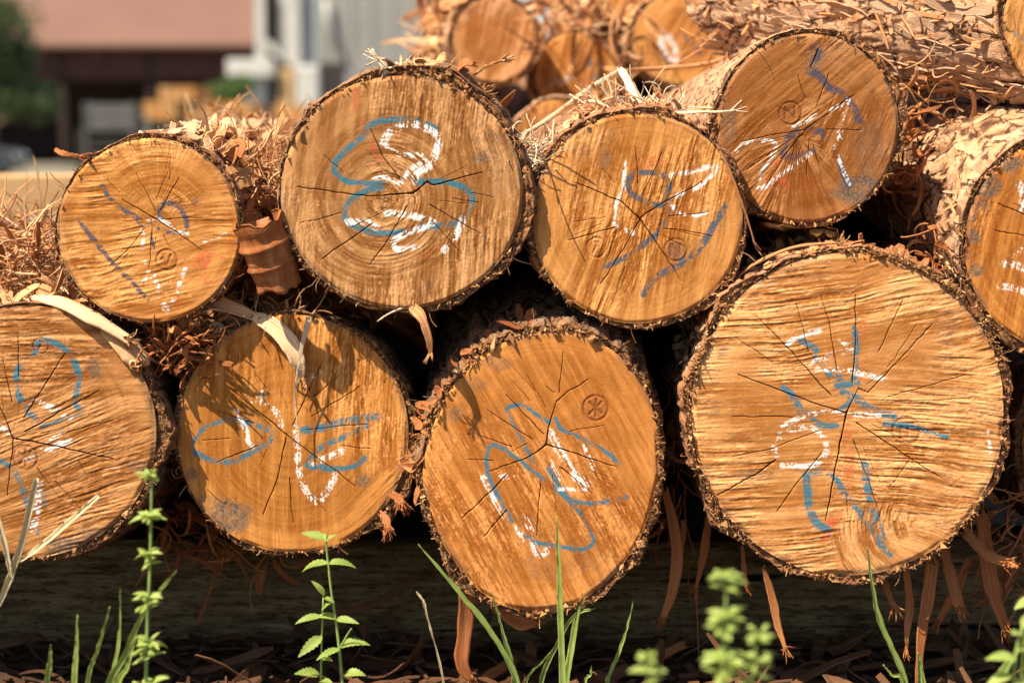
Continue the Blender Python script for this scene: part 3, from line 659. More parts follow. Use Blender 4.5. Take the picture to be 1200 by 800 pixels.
D = make_log('dark faced log at the upper right with pale peeled bark and black circular stamp', (947, 150), 106, 111, .055, pith=(945, 151), rot=-10, axis=(-.015, -.03), thick=.0075, tknots=[(0, 1.4), (90, 1), (180, 1.3), (270, .6)], seed=5, length=1.15,
    saw=[dict(ang=38, wave=.03), dict(fan=(935, 160), at=(930, 215, 62), spread=.08), dict(ang=66, at=(1010, 160, 52), wave=.03)], amp=.00030, sap=(0.411, 0.168, 0.051), heart=(0.267, 0.094, 0.017), rings=.55, blue=(.045, .06, .10), hedge=.8,
    strokes=[('b', 8, .6, [(960, 58), (957, 70), (948, 84)]), ('b', 11, .72, [(952, 84), (962, 90), (971, 102), (986, 110), (998, 123), (1007, 140)]), ('b', 9, .68, [(934, 153), (922, 164), (918, 183), (935, 183), (953, 177)]), ('b', 9, .62, [(948, 153), (962, 154), (970, 171)]), ('b', 8, .75, [(978, 174), (986, 198), (994, 219)]),
             ('w', 8, .62, [(994, 117), (987, 132), (984, 162)]), ('w', 5, .55, [(974, 129), (994, 118)]), ('w', 6, .6, [(863, 178), (875, 168), (902, 165), (909, 174), (896, 198), (887, 216), (894, 220), (920, 201), (950, 180)]), ('w', 5, .55, [(977, 172), (988, 200), (995, 216)]), ('w', 5, .45, [(930, 148), (945, 142), (955, 135)]),
             ('r', 16, .4, [(905, 208), (925, 215), (945, 212)]), ('r', 10, .35, [(898, 196), (910, 190)])],
    cracks=[(1.9, [(945, 151), (975, 130), (1002, 111)]), (1.6, [(945, 151), (928, 172), (915, 186)]), (1.2, [(944, 152), (905, 158), (868, 166)]), (1, [(956, 125), (972, 86)]), (1, [(944, 115), (935, 88)]), (.9, [(948, 165), (945, 205)]), (.9, [(953, 170), (964, 212)]), (1.6, [(959, 58), (950, 80)]), (.8, [(970, 152), (1010, 153)])],
    stamps=[(926, 133, 13, N_, 1.0)], stains=[(1008, 226, 30, 22, .9), (955, 70, 12, 22, .55), (1022, 175, 24, 45, .35), (855, 150, 10, 26, .5)], bark=BARK_PALE, bres=.0028, psize=1.8, plate=.0028, fringe=300, fine_len=.6)

E = make_log('log cut off by the right edge of the photo, grey mould spots round its rim', (1258, 287), 128, 128, .0, pith=(1262, 283), axis=(-.06, .17), thick=.010, seed=6, length=1.3,
    saw=[dict(ang=78, curve=.3)], amp=.00022, sap=(0.547, 0.208, 0.043), heart=(0.384, 0.136, 0.023), rings=.9, hedge=.8,
    strokes=[('w', 9, .62, [(1176, 309), (1188, 311), (1200, 314)]), ('w', 8, .62, [(1172, 335), (1186, 337), (1202, 343)]), ('w', 9, .6, [(1194, 215), (1199, 228), (1196, 246)]), ('w', 6, .5, [(1186, 300), (1196, 292)])],
    cracks=[(1.6, [(1262, 283), (1200, 252), (1170, 238)]), (1.3, [(1262, 285), (1200, 276), (1166, 270)])],
    stains=[(1158, 218, 17, 19, .9), (1182, 192, 15, 11, .85), (1141, 276, 9, 11, .9), (1143, 317, 10, 8, .85), (1139, 250, 8, 18, .7), (1152, 240, 9, 9, .6)], bark=BARK_PALE, bres=.0026, psize=2.4, plate=.0030, fringe=380, fine_len=.6, flen=1.15)

F = make_log('log cut off by the left edge of the photo behind dry forked straws', (36, 506), 147, 147, .0, pith=(16, 513), axis=(.0, -.1), thick=.010, tknots=[(0, 1.3), (90, .3), (180, 1), (300, 1)], seed=7,
    saw=[dict(ang=2, wave=.012), dict(ang=20, at=(95, 570, 120), wave=.03)], amp=.00040, sap=(0.525, 0.237, 0.076), heart=(0.333, 0.133, 0.030), rings=.5,
    strokes=[('b', 9, .75, [(40, 414), (46, 400), (60, 400), (76, 408), (88, 424), (92, 444), (88, 472), (96, 480)]), ('b', 9, .55, [(28, 420), (20, 436), (22, 460), (32, 480), (44, 492)]), ('b', 7, .78, [(50, 500), (72, 492), (98, 480)]), ('b', 7, .6, [(70, 505), (80, 502)]), ('b', 8, .6, [(0, 538), (14, 548), (24, 564), (30, 584), (44, 624)]), ('b', 7, .5, [(52, 590), (50, 572)]),
             ('w', 9, .58, [(36, 470), (56, 476), (82, 488)]), ('w', 11, .55, [(52, 526), (66, 514), (80, 518), (60, 524)]), ('w', 12, .62, [(45, 566), (42, 596), (38, 620)]), ('w', 8, .5, [(-2, 500), (10, 506)]), ('w', 6, .5, [(28, 540), (44, 534)])],
    cracks=[(2.4, [(16, 513), (60, 521), (134, 538)]), (2.0, [(30, 505), (75, 480), (116, 458)]), (1.8, [(28, 488), (50, 455), (76, 414)]), (1.8, [(16, 513), (6, 490), (-6, 465)]), (1.4, [(16, 515), (12, 545), (9, 580)]), (1.2, [(44, 548), (70, 584)]), (1.1, [(66, 564), (94, 596)]), (1, [(14, 470), (3, 420)]), (1, [(22, 440), (22, 390)]), (.8, [(80, 506), (130, 492)]), (.8, [(92, 540), (104, 562)])],
    stamps=[(30, 536, 14, X_, .8), (48, 405, 9, S_, .7)], stains=[(112, 432, 9, 17, .75), (78, 640, 34, 14, .85), (110, 630, 24, 14, .6), (160, 546, 20, 8, .5), (52, 580, 9, 16, .3)], bark=BARK_DARK, fringe=420)

G = make_log('log in the lower row with a peel draped over it, blue oblongs on its face', (343, 508), 135, 139, .030, pith=(336, 509), rot=0, axis=(.0, -.1), thick=.0075, tknots=[(0, 1.6), (90, .8), (180, .6), (270, .5), (320, 1.4)], seed=8,
    saw=[dict(ang=88, curve=.2, wave=.006), dict(ang=45, at=(455, 600, 50))], amp=.00034, smooth_amp=.18, rough_mask=[(320, 470, -.55, -.85, .035)], sap=(0.604, 0.250, 0.058), heart=(0.404, 0.153, 0.025), rings=.7, hedge=.78,
    strokes=[('b', 7, .62, [(229, 530), (226, 518), (240, 501), (258, 494), (280, 492), (303, 499)]), ('b', 8, .7, [(303, 499), (318, 507), (316, 519)]), ('b', 8, .72, [(229, 530), (247, 539), (272, 541), (291, 532), (309, 521)]), ('b', 11, .75, [(355, 504), (381, 500), (403, 494), (443, 487)]),
             ('b', 8, .72, [(432, 498), (403, 512), (378, 523), (363, 538), (363, 547), (381, 547)]), ('b', 7.5, .85, [(381, 549), (407, 548), (421, 543), (427, 536)]),
             ('w', 8, .58, [(296, 470), (308, 460), (306, 474), (322, 478), (329, 498)]), ('w', 7, .75, [(276, 481), (287, 500), (291, 516), (296, 523)]), ('w', 9, .5, [(347, 501), (349, 534), (354, 563), (367, 585), (381, 577), (394, 556)]), ('w', 9, .6, [(366, 542), (388, 534), (401, 528)]), ('w', 7, .5, [(362, 445), (374, 436)]), ('w', 5, .5, [(356, 568), (372, 590), (388, 572)])],
    cracks=[(2.0, [(336, 509), (300, 480), (263, 449)]), (1.8, [(336, 509), (375, 538), (417, 570)]), (1.8, [(336, 512), (325, 560), (309, 603)]), (1.5, [(343, 497), (360, 460), (378, 422)]), (1.1, [(340, 560), (343, 612)]), (1.6, [(301, 523), (254, 541)]), (1.2, [(298, 496), (250, 480)]), (1, [(312, 455), (294, 428)]), (1, [(365, 488), (421, 454)]), (.9, [(366, 466), (400, 438)]), (.9, [(360, 503), (432, 496)]), (.8, [(270, 513), (238, 516)]), (.8, [(400, 522), (434, 526)]), (.9, [(365, 580), (382, 600)])],
    stains=[(266, 603, 33, 24, .95), (224, 556, 7, 9, .8), (424, 563, 11, 8, .7), (240, 592, 12, 14, .5)], bark=BARK_DARK, fringe=340, tilt=(0, 0))

H = make_log('tall egg-shaped log in the middle of the lower row with a round red-brown stamp', (633, 549), 139, 162, -.005, pith=(640, 521), poly=[(773, 555), (768, 490), (748, 440), (705, 402), (660, 387), (612, 392), (565, 415), (528, 458), (505, 510), (497, 560), (508, 612), (530, 655), (562, 695), (600, 716), (640, 715), (685, 700), (725, 665), (755, 620)],
    axis=(.0, .16), taper=.08, thick=.008, tknots=[(0, .35), (50, .5), (85, 1.0), (130, 3.2), (180, 2.6), (210, 1.0), (260, 1.2), (300, .9), (325, 1.4)], seed=9,
    saw=[dict(ang=-62, wave=.004, curve=.1)], amp=.00048, smooth_amp=.15, rough_mask=[(610, 520, .25, .97, .05)], sap=(0.615, 0.244, 0.059), heart=(0.428, 0.155, 0.028), rings=.3, hedge=.85,
    strokes=[('b', 6, .8, [(626, 541), (611, 514), (596, 486), (596, 477), (611, 475), (629, 486), (644, 495)]), ('b', 6, .75, [(651, 490), (659, 503), (686, 516), (712, 530), (725, 543)]), ('b', 6, .8, [(600, 610), (585, 584), (572, 554), (572, 527), (581, 521), (602, 534), (624, 551), (655, 576), (681, 602), (694, 626), (694, 637), (681, 643), (651, 639), (629, 635), (618, 628)]),
             ('b', 6.5, .82, [(642, 549), (668, 584), (699, 589), (734, 582)]),
             ('w', 11, .5, [(646, 506), (655, 527), (672, 554), (688, 567)]), ('w', 6, .5, [(684, 518), (699, 558)]), ('w', 5, .55, [(655, 573), (690, 573)]), ('w', 10, .45, [(567, 560), (580, 590), (588, 604)]), ('w', 9, .5, [(606, 618), (612, 632)]), ('w', 9, .45, [(618, 608), (630, 648), (646, 641)]), ('w', 8, .4, [(585, 560), (600, 556)]), ('w', 7, .4, [(648, 540), (655, 560)])],
    cracks=[(2.2, [(640, 521), (643, 500), (652, 470)]), (1.4, [(652, 470), (665, 460), (690, 444)]), (2.3, [(640, 521), (618, 536), (574, 551)]), (2.2, [(640, 521), (680, 533), (723, 547)]), (1.5, [(637, 508), (615, 486), (594, 462)]), (1.2, [(624, 514), (598, 498), (572, 481)]), (1, [(600, 523), (560, 510)]), (1.2, [(657, 547), (694, 578)]), (1.2, [(633, 567), (629, 628)]), (1.8, [(594, 556), (570, 580), (543, 606)]), (1.3, [(594, 598), (567, 628)]), (.9, [(655, 460), (660, 412)]), (.9, [(622, 470), (600, 446)]), (.9, [(640, 478), (618, 440)]), (.8, [(668, 505), (708, 498)]), (.8, [(650, 460), (640, 452)]), (.8, [(578, 540), (548, 538)])],
    stamps=[(698, 478, 14.5, X_, .85)], stains=[(535, 485, 14, 12, .5), (583, 425, 22, 9, .45), (560, 450, 14, 10, .35)], bark=BARK_DARK, plate=.008, fringe=900, flen=1.15)

I = make_log('largest log, at the lower right with blue ladder marks and a thick crumbly rim', (993, 485), 183, 190, -.015, pith=(992, 484), rot=0, axis=(.0, -.02), thick=.0105, tknots=[(0, 1.0), (60, .9), (110, .8), (150, 1.2), (200, 1.3), (270, 1.0), (320, 1.0)], seed=10,
    saw=[dict(ang=9, wave=.020, curve=-.35), dict(ang=-6, at=(1080, 520, 110), wave=.014), dict(arc=(1085, 610), at=(1030, 640, 48)), dict(ang=-18, at=(1095, 642, 42), asp=1.6, wave=.03)], amp=.00046, sap=(0.695, 0.324, 0.109), heart=(0.444, 0.179, 0.041), rings=.28, hedge=.8,
    strokes=[('b', 9, .8, [(938, 399), (948, 404), (957, 411)]), ('b', 8, .6, [(955, 418), (963, 427)]), ('b', 10, .8, [(971, 436), (984, 443)]), ('b', 10, .8, [(981, 451), (1004, 449)]), ('b', 11, .78, [(988, 460), (1007, 469), (1019, 479), (1047, 487)]), ('b', 7, .7, [(988, 477), (998, 468)]), ('b', 9, .62, [(1001, 385), (1004, 404), (1003, 426), (1000, 449)]),
             ('b', 10, .8, [(919, 454), (929, 464), (938, 482)]), ('b', 8, .72, [(942, 482), (959, 496), (980, 499)]), ('b', 7, .78, [(1036, 496), (1060, 498), (1082, 503), (1110, 511)]), ('b', 9, .78, [(953, 552), (970, 554), (981, 563), (991, 580), (1007, 599), (1022, 621), (1037, 644), (1043, 649)]),
             ('b', 11, .78, [(945, 556), (947, 580), (951, 602), (962, 617), (971, 621)]), ('b', 11, .6, [(1013, 544), (1017, 572), (1022, 595), (1034, 630)]),
             ('w', 7, .66, [(921, 404), (936, 394), (961, 387)]), ('w', 7, .6, [(949, 426), (974, 416), (998, 410)]), ('w', 6, .5, [(984, 400), (996, 405)]), ('w', 7, .62, [(957, 432), (992, 434), (1015, 439), (1037, 445)]), ('w', 6.5, .68, [(917, 498), (947, 486), (977, 482), (1007, 486), (1030, 487)]), ('w', 8, .55, [(914, 509), (908, 524), (912, 535)]), ('w', 7.5, .62, [(925, 503), (951, 501), (966, 516), (968, 531), (951, 545), (917, 545)]), ('w', 4, .55, [(1158, 505), (1160, 530)]),
             ('r', 15, .36, [(990, 497), (996, 540), (990, 575), (975, 610), (966, 628)]), ('r', 12, .28, [(1010, 375), (1008, 440)])],
    cracks=[(3.0, [(992, 484), (979, 546), (968, 610)]), (2.2, [(992, 484), (1006, 454)]), (2.0, [(992, 484), (950, 470), (865, 439)]), (1.7, [(1004, 496), (1060, 532), (1105, 561)]), (1.6, [(974, 463), (930, 415), (886, 370)]), (1.7, [(999, 448), (1003, 400), (1002, 345)]), (1.3, [(981, 435), (972, 380), (962, 345)]), (1.6, [(1017, 460), (1055, 420), (1092, 381)]), (1.5, [(1006, 456), (1017, 460)]), (1.4, [(1000, 516), (1017, 560), (1034, 612)]), (1.4, [(962, 531), (935, 565), (910, 599)]), (1.1, [(960, 505), (905, 525), (858, 535)]), (1.0, [(930, 488), (858, 488)]), (1, [(948, 412), (934, 355)]), (1, [(1030, 412), (1058, 352)]), (1, [(1040, 465), (1130, 440)]), (.8, [(1050, 470), (1140, 467)]), (.9, [(905, 425), (862, 395)]), (.8, [(992, 580), (994, 604)]), (.8, [(1066, 538), (1042, 572)]), (2.2, [(908, 539), (885, 556), (840, 580)])],
    stamps=[(1062, 505, 16, T_, .62)], stains=[(884, 556, 26, 7, .4), (845, 412, 9, 10, .5), (838, 480, 6, 14, .35), (1160, 520, 4, 12, .3)], bark=BARK_RED, plate=.0045, fringe=1500, flen=1.05, bres=.0032)

J = make_log('log lying askew on top of the pile at the right, shaggy with loose bark', (1268, 30), 92, 90, .10, pith=(1262, 45), axis=(-.95, .20), taper=.05, length=.37, thick=.008, seed=12, res=.0016, auto_cracks=4,
    saw=[dict(ang=80)], strokes=[('b', 7, .6, [(1190, 40), (1200, 46)])], bark=BARK_PALE, bres=.0030, plate=.0045, psize=2.0, fringe=160, fine_len=.75)

bk = dict(res=.0022, bres=.006, fine_len=.3, auto_cracks=3, fringe=130, hairs=8, length=1.6, bark=BARK_PALE, group='logs of the second pile behind')
K = make_log('small blurred log end standing highest behind the first pile', (580, 47), 49, 50, 1.30, saw=[dict(ang=75)], seed=21, sap=(0.608, 0.285, 0.109), heart=(0.384, 0.154, 0.038), thick=.010, axis=(-.1, 0), **bk)
L = make_log('blurred log end behind hanging bark fibres in the second pile', (676, 88), 50, 50, 1.42, saw=[dict(ang=80)], seed=22, heart=(0.384, 0.133, 0.028), thick=.008, strokes=[('w', 12, .5, [(668, 92), (655, 96)]), ('b', 10, .5, [(690, 70), (700, 96)])], **bk)
M = make_log('blurred log end with a white chalk loop at the right of the second pile', (797, 46), 56, 54, 1.32, saw=[dict(ang=60)], seed=23, heart=(0.375, 0.133, 0.028), thick=.010, blue=SLATE, strokes=[('w', 13, .7, [(774, 50), (780, 40), (790, 55), (792, 70), (782, 66), (775, 52)]), ('b', 11, .6, [(800, 40), (820, 62)])], **bk)
N = make_log('blurred log end low in the gap between the two front logs of the upper row', (652, 160), 48, 42, 1.22, saw=[dict(ang=85)], seed=24, heart=(0.375, 0.125, 0.028), thick=.008, **bk)
T1 = make_log('blurred log lying at the very top of the second pile', (735, -20), 52, 46, 1.42, saw=[dict(ang=85)], seed=25, thick=.012, **bk)
T2 = make_log('blurred log at the top edge of the second pile, right of its neighbours', (880, -24), 60, 56, 1.5, saw=[dict(ang=85)], seed=26, thick=.012, **bk)
for i, (px, py, rx) in enumerate([(520, 205, 66), (790, 200, 70), (935, 200, 66), (1070, 190, 66), (395, 250, 64), (640, 300, 74), (480, 350, 72), (800, 345, 76), (960, 350, 74), (1110, 340, 74)]):
    make_log('log buried low in the second pile, hidden in the dark gaps', (px, py), rx, rx, 1.36 + .03 * (i % 3), saw=[dict(ang=80)], seed=30 + i, thick=.008, **{**bk, 'res': .005, 'bres': .012, 'fringe': 0})

make_log('log at the back closing the view behind the second pile', (715, 20), 58, 52, 2.4, length=1.2, saw=[dict(ang=80)], seed=50, res=.004, bres=.01, fringe=0, thick=.01)
make_log('thin log deep in the hollow above the log with blue oblongs', (300, 352), 46, 44, .5, length=1.2, saw=[dict(ang=80)], seed=51, res=.003, bres=.008, fringe=0, thick=.008, bark=BARK_DARK)
make_log('plain log set back in the dark hollow between the two leftmost upper logs', (338, 312), 58, 58, .30, saw=[dict(ang=80)], seed=45, res=.003, bres=.008, fringe=0, thick=.01, bark=BARK_DARK)
make_log('unseen log added beyond the left edge to shade the beam, next to the leftmost lower log', (-262, 505), 142, 140, .0, axis=(0, -.1), saw=[dict(ang=10)], seed=46, res=.003, bres=.008, fringe=0, thick=.01, bark=BARK_DARK)  # out of view, added to keep the sun off the front beam
make_log('log at the right edge set back in the dark beside the largest log', (1325, 530), 128, 125, .22, saw=[dict(ang=80)], seed=48, res=.003, bres=.007, fringe=60, thick=.01, bark=BARK_DARK)
PALE = shred_mat('pale_bark_plates', [(.27, .135, .065), (.40, .225, .12), (.46, .29, .175), (.54, .39, .27)], (.62, .50, .38), .25)
scales(E, 60, 60, 215, .004, .75, 161, PALE, L=(.015, .06), W=(.004, .014), lift=.0, rise=.0012)
scales(E, 110, 60, 215, .01, .75, 171, SHRED, L=(.01, .05), W=(.001, .004), lift=.1, rise=.002, spread=.5)
scales(D, 110, 80, 215, .004, .7, 162, PALE, L=(.015, .06), W=(.004, .014), lift=.01, rise=.0015)
scales(J, 420, 80, 300, .004, .36, 163, PALE, L=(.02, .07), W=(.005, .02), lift=.03, rise=.002)
scales(J, 130, 80, 300, .004, .36, 164, SHRED, L=(.015, .06), W=(.001, .006), lift=.2, rise=.006, spread=.8)
scales(I, 260, 55, 165, .004, .3, 165, SHRED, L=(.012, .04), W=(.003, .012), lift=.12)
scales(A, 320, -30, 90, .004, .7, 166, SHRED, L=(.015, .05), W=(.004, .016), lift=.2)
scales(C, 160, 50, 140, .004, .2, 167, SHRED, L=(.012, .04), W=(.003, .010), lift=.15)
flakes(A, 420, -15, 80, .01, .9, 1.0, SHRED, 61, .6)
flakes(D, 90, 95, 195, .01, .6, .5, SHRED, 62, .12)
flakes(E, 80, 70, 200, .01, .6, .5, SHRED, 63, .08)
flakes(J, 620, 100, 275, .01, .37, .6, SHRED, 64, .12)
flakes(I, 260, 60, 160, .0, .35, .75, SHRED, 65, .25)
flakes(B, 60, 40, 100, .0, .12, .9, SHRED, 66, .7)
flakes(K, 90, 90, 220, .0, .5, 1.4, SHRED, 67, .6)
flakes(M, 60, 70, 200, .0, .5, 1.3, SHRED, 68, .6)
flakes(H, 110, 95, 200, .0, .05, .8, SHRED_RED, 69, .6)
flakes(F, 300, 50, 120, .01, 1.0, 1.3, SHRED, 70, .8)

# strips of bark still hanging from the logs
def hang(lg, pts, w, face=(0.1, -1, .1), mat=SHRED_RED, fray=8, seed=1, thick=.003, cup=.15, label=None, n=18, name='bark_strip'):
    off = np.array(lg['root'].location)
    w = [q * .82 for q in w]; fray = int(fray * 1.6)
    V, F, A = strip([P(*p) for p in pts], w, face, thick, n, .8, fray, seed, cup)
    A[:, 0] = np.where(A[:, 0] == .5, (seed * .37) % 1 * .8 + .1, A[:, 0])
    o = mesh_np(name, V - off, F, mat, lg['root'], {'strip': A})
    if label: o['label'] = label
    return o
hang(H, [(548, 690, .03), (545, 735, .035), (541, 775, .03), (552, 797, .03)], [.024, .022, .020, .010], seed=3, label='broad strip of bark hanging straight down')
hang(H, [(585, 712, .02), (610, 728, .015), (633, 726, .012)], [.02, .026, .012], seed=4)
hang(H, [(780, 575, .1), (793, 640, .09), (788, 690, .08), (776, 726, .08)], [.010, .018, .015, .009], seed=5)
hang(I, [(832, 580, .10), (826, 640, .09), (815, 690, .09)], [.005, .013, .005], seed=6)
hang(I, [(815, 690, .09), (817, 725, .09), (819, 770, .09)], [.002, .0015, .001], seed=7, fray=0)
hang(I, [(894, 664, .0), (905, 700, .005), (912, 735, .005), (922, 763, .0)], [.006, .013, .011, .004], seed=8)
hang(I, [(1093, 652, .02), (1087, 700, .02), (1080, 740, .015), (1075, 810, .015)], [.022, .020, .015, .008], seed=9)
hang(I, [(1062, 668, .03), (1066, 710, .03), (1063, 735, .02), (1062, 765, .02)], [.010, .014, .010, .003], seed=10)
hang(I, [(1035, 678, .02), (1043, 700, .01), (1050, 714, .005)], [.010, .009, .008], seed=11)
hang(I, [(1105, 640, .06), (1115, 680, .05), (1125, 715, .03)], [.014, .018, .016], seed=12, fray=14)
hang(I, [(1128, 620, .05), (1155, 648, .03), (1182, 660, .01)], [.016, .016, .013], seed=13, fray=16)
hang(I, [(1150, 600, .06), (1160, 680, .05), (1180, 740, .04)], [.018, .024, .012], seed=14)
hang(I, [(1135, 655, .1), (1120, 690, .09), (1098, 730, .09)], [.01, .016, .008], seed=15)
hang(I, [(870, 640, .09), (872, 665, .08), (876, 690, .08)], [.005, .008, .003], seed=16)
hang(B, [(483, 360, -.035), (494, 372, -.045), (502, 395, -.045), (505, 418, -.04)], [.018, .014, .010, .005], seed=17, mat=SHRED)
hang(B, [(470, 362, -.03), (455, 368, -.05), (443, 376, -.06)], [.003, .002, .001], seed=18, fray=0, mat=STRAW)
hang(G, [(458, 578, .02), (467, 584, .016), (473, 592, .012)], [.010, .013, .008], seed=20, fray=24)
hang(G, [(446, 600, .02), (453, 610, .016), (455, 622, .012)], [.009, .012, .008], seed=21, fray=24)
hang(B, [(500, 88, .0), (530, 80, -.004), (556, 100, -.006), (572, 112, -.004)], [.008, .02, .016, .006], seed=22, face=(.1, -.4, 1), mat=FRINGE, label='dark slab of bark lifting off the top')
hang(B, [(535, 84, .0), (545, 74, -.01), (556, 76, -.01)], [.012, .016, .008], seed=23, face=(0, -.7, .7), mat=SHRED_RED, fray=0)
hang(B, [(452, 90, -.008), (450, 80, -.01), (443, 70, -.01), (440, 66, -.01)], [.012, .010, .006, .003], seed=24, mat=STRAW, face=(.4, -1, .2))
hang(B, [(556, 88, -.0), (570, 78, -.0), (592, 70, -.0)], [.003, .004, .002], seed=25, mat=SHRED, fray=10)
hang(A, [(268, 168, .06), (282, 170, .04), (278, 188, .02)], [.008, .016, .010], seed=26, fray=2)
hang(A, [(240, 172, .1), (243, 148, .08), (238, 130, .07), (229, 118, .06)], [.007, .005, .004, .002], seed=27, mat=SHRED, fray=0, label='thin curl of bark standing up')
hang(A, [(65, 176, .05), (75, 180, .02), (98, 184, .02)], [.006, .008, .004], seed=28, fray=5)
hang(A, [(160, 163, .02), (165, 155, .01), (174, 160, .01), (182, 158, .01)], [.004, .004, .003, .002], seed=29, mat=STRAW, fray=4)
hang(H, [(565, 430, .02), (595, 408, .014), (622, 388, .01), (660, 384, .01), (700, 394, .012), (728, 408, .014)], [.010, .016, .016, .013, .012, .006], face=(0, -.5, 1), seed=30, fray=12, mat=FRINGE, n=30)
hang(I, [(850, 340, .03), (880, 312, .01), (930, 290, .0), (985, 284, .0)], [.004, .008, .007, .004], face=(-.2, -.4, 1), seed=32, mat=FRINGE, fray=6, n=26)

# ------------------------------------------------------------------ loose strips, twigs and splinters that lie on the pile
def loose(name, label, cat, pts, w, face, mat, seed=1, thick=.003, cup=.1, fray=0, n=22, group=None, tint=.6, tip=.3):
    V, F, A = strip([P(*p) for p in pts], w, face, thick, n, tip, fray, seed, cup)
    A[:, 0] = np.where(A[:, 0] == .5, tint, A[:, 0]); o0 = V.mean(0); o0[2] = V[:, 2].min()
    return tag(mesh_np(name, V - o0, F, mat, None, {'strip': A}, loc=o0), label, cat, group)
loose('bark_peel', 'pale pointed splinter of peel lying down over the top of the log with blue oblongs', 'bark peel', [(296, 370, .030), (318, 381, .025), (338, 401, .018), (349, 424, .016), (354, 446, .022)], [.012, .020, .024, .020, .005], (.2, -1, .35), SHRED, 41, .003, .18, 26, 40, tint=.98)
loose('bark_peel', 'crumpled pinkish peel of bark arching beside the pale pointed splinter', 'bark peel', [(205, 392, .04), (226, 364, .034), (246, 356, .032), (270, 361, .030), (300, 372, .032)], [.006, .018, .022, .020, .010], (0, -.8, .7), SHRED, 141, .0025, .3, 8, 40, tint=.8)
loose('bark_fibre', 'long thin pale fibre hanging down below the draped bark peel', 'fibre', [(362, 372, .015), (352, 415, .008), (346, 470, .014), (352, 520, .018)], [.007, .004, .0022, .001], (.3, -1, .1), STRAW, 42, .0012, .1, 0, 30, tint=.5)
loose('wood_splinter', 'long cream splinter lying along the shoulder of the leftmost lower log', 'splinter', [(40, 349, .03), (70, 353, .01), (110, 372, .0), (152, 398, -.005)], [.012, .026, .026, .014], (.25, -.45, 1), SHRED, 43, .006, -.1, 16, 30, tint=.97)
loose('bark_slab', 'smooth brown bark slab below the cream splinter on the leftmost lower log', 'bark slab', [(108, 377, .01), (140, 398, .004), (168, 425, .004)], [.008, .028, .034], (.5, -.7, .7), SHRED, 44, .005, -.15, 5, 24, tint=.75)
loose('twig', 'slender dry twig slanting across the gap in front of the second pile', 'twig', [(606, 162, .12), (640, 142, .2), (690, 105, .32), (725, 84, .4)], [.005, .006, .007, .007], (0, -1, .3), STRAW, 45, .005, 0, 3, 24, tint=.15)
loose('twig', 'thin twig running right from the end of the slanting twig', 'twig', [(735, 82, .42), (780, 80, .5), (840, 72, .55), (872, 46, .6)], [.005, .006, .006, .004], (0, -1, .3), SHRED, 46, .004, 0, 3, 20, tint=.6)
loose('wood_splinter', 'short broad white splinter sticking up behind the log with figure nine', 'splinter', [(754, 132, .10), (742, 108, .12), (728, 82, .14)], [.016, .014, .010], (.3, -1, .2), STRAW, 47, .004, .05, 0, 12, tint=.98)
loose('straw', 'pale straw lying level from the figure nine log to its right neighbour', 'straw', [(770, 133, .02), (810, 132, .0), (862, 130, -.01)], [.003, .0035, .002], (0, -1, .5), STRAW, 48, .002, 0, 6, 16, tint=.6)
loose('bark_fibre', 'long brown fibre dangling down the right rim of the figure nine log', 'fibre', [(838, 165, .0), (855, 200, -.005), (872, 245, -.008), (886, 290, -.005)], [.003, .003, .0025, .002], (.5, -1, 0), SHRED, 49, .0015, 0, 2, 20, tint=.2)
# the thick curl of bark wedged between the two upper logs
def curl_sheet():
    n, m = 30, 40; V = []; A = []
    for layer in (0, 1):
        for i in range(n):
            t = i / (n - 1); c = P(302 + 26 * t, 256 + 78 * t, -.01 + .015 * t)
            R = .030 - .004 * t - layer * .0035
            ridge = .0016 * (vn(np.array([t * 16]), np.array([2.0]), 3)[0] - .5) + (.003 if abs(t - .36) < .03 or abs(t - .66) < .025 else 0) * (1 - layer)
            for j in range(m):
                a = R_(-60 + 250 * j / (m - 1)); k = R + ridge + .002 * (vn(np.array([j * .5]), np.array([t * 7]), 5)[0] - .5)
                e = .012 * (vn(np.array([j * .35]), np.array([0.0]), 8)[0] - .5) * (2 * abs(t - .5)) ** 3
                V.append(c + np.array([k * math.cos(a) * .95 + .1 * e, -k * math.sin(a), -.25 * k * math.sin(a) + e + .3 * k * math.cos(a)])); A.append((.35, t, j / m))
    F = []; q = lambda l, i, j: l * n * m + i * m + j
    for l in (0, 1):
        for i in range(n - 1):
            for j in range(m - 1):
                f = (q(l, i, j), q(l, i + 1, j), q(l, i + 1, j + 1), q(l, i, j + 1)); F.append(f if l else f[::-1])
    for i in range(n - 1):
        for j in (0, m - 1): F.append((q(0, i, j), q(0, i + 1, j), q(1, i + 1, j), q(1, i, j)))
    for j in range(m - 1):
        for i in (0, n - 1): F.append((q(0, i, j), q(0, i, j + 1), q(1, i, j + 1), q(1, i, j)))
    V = np.array(V); o0 = V.mean(0); o0[2] = V[:, 2].min()
    return tag(mesh_np('bark_curl', V - o0, np.array(F), SHRED_RED, None, {'strip': np.array(A)}, loc=o0), 'thick orange curl of bark wedged between the two leftmost upper logs', 'bark curl')
curl_sheet()

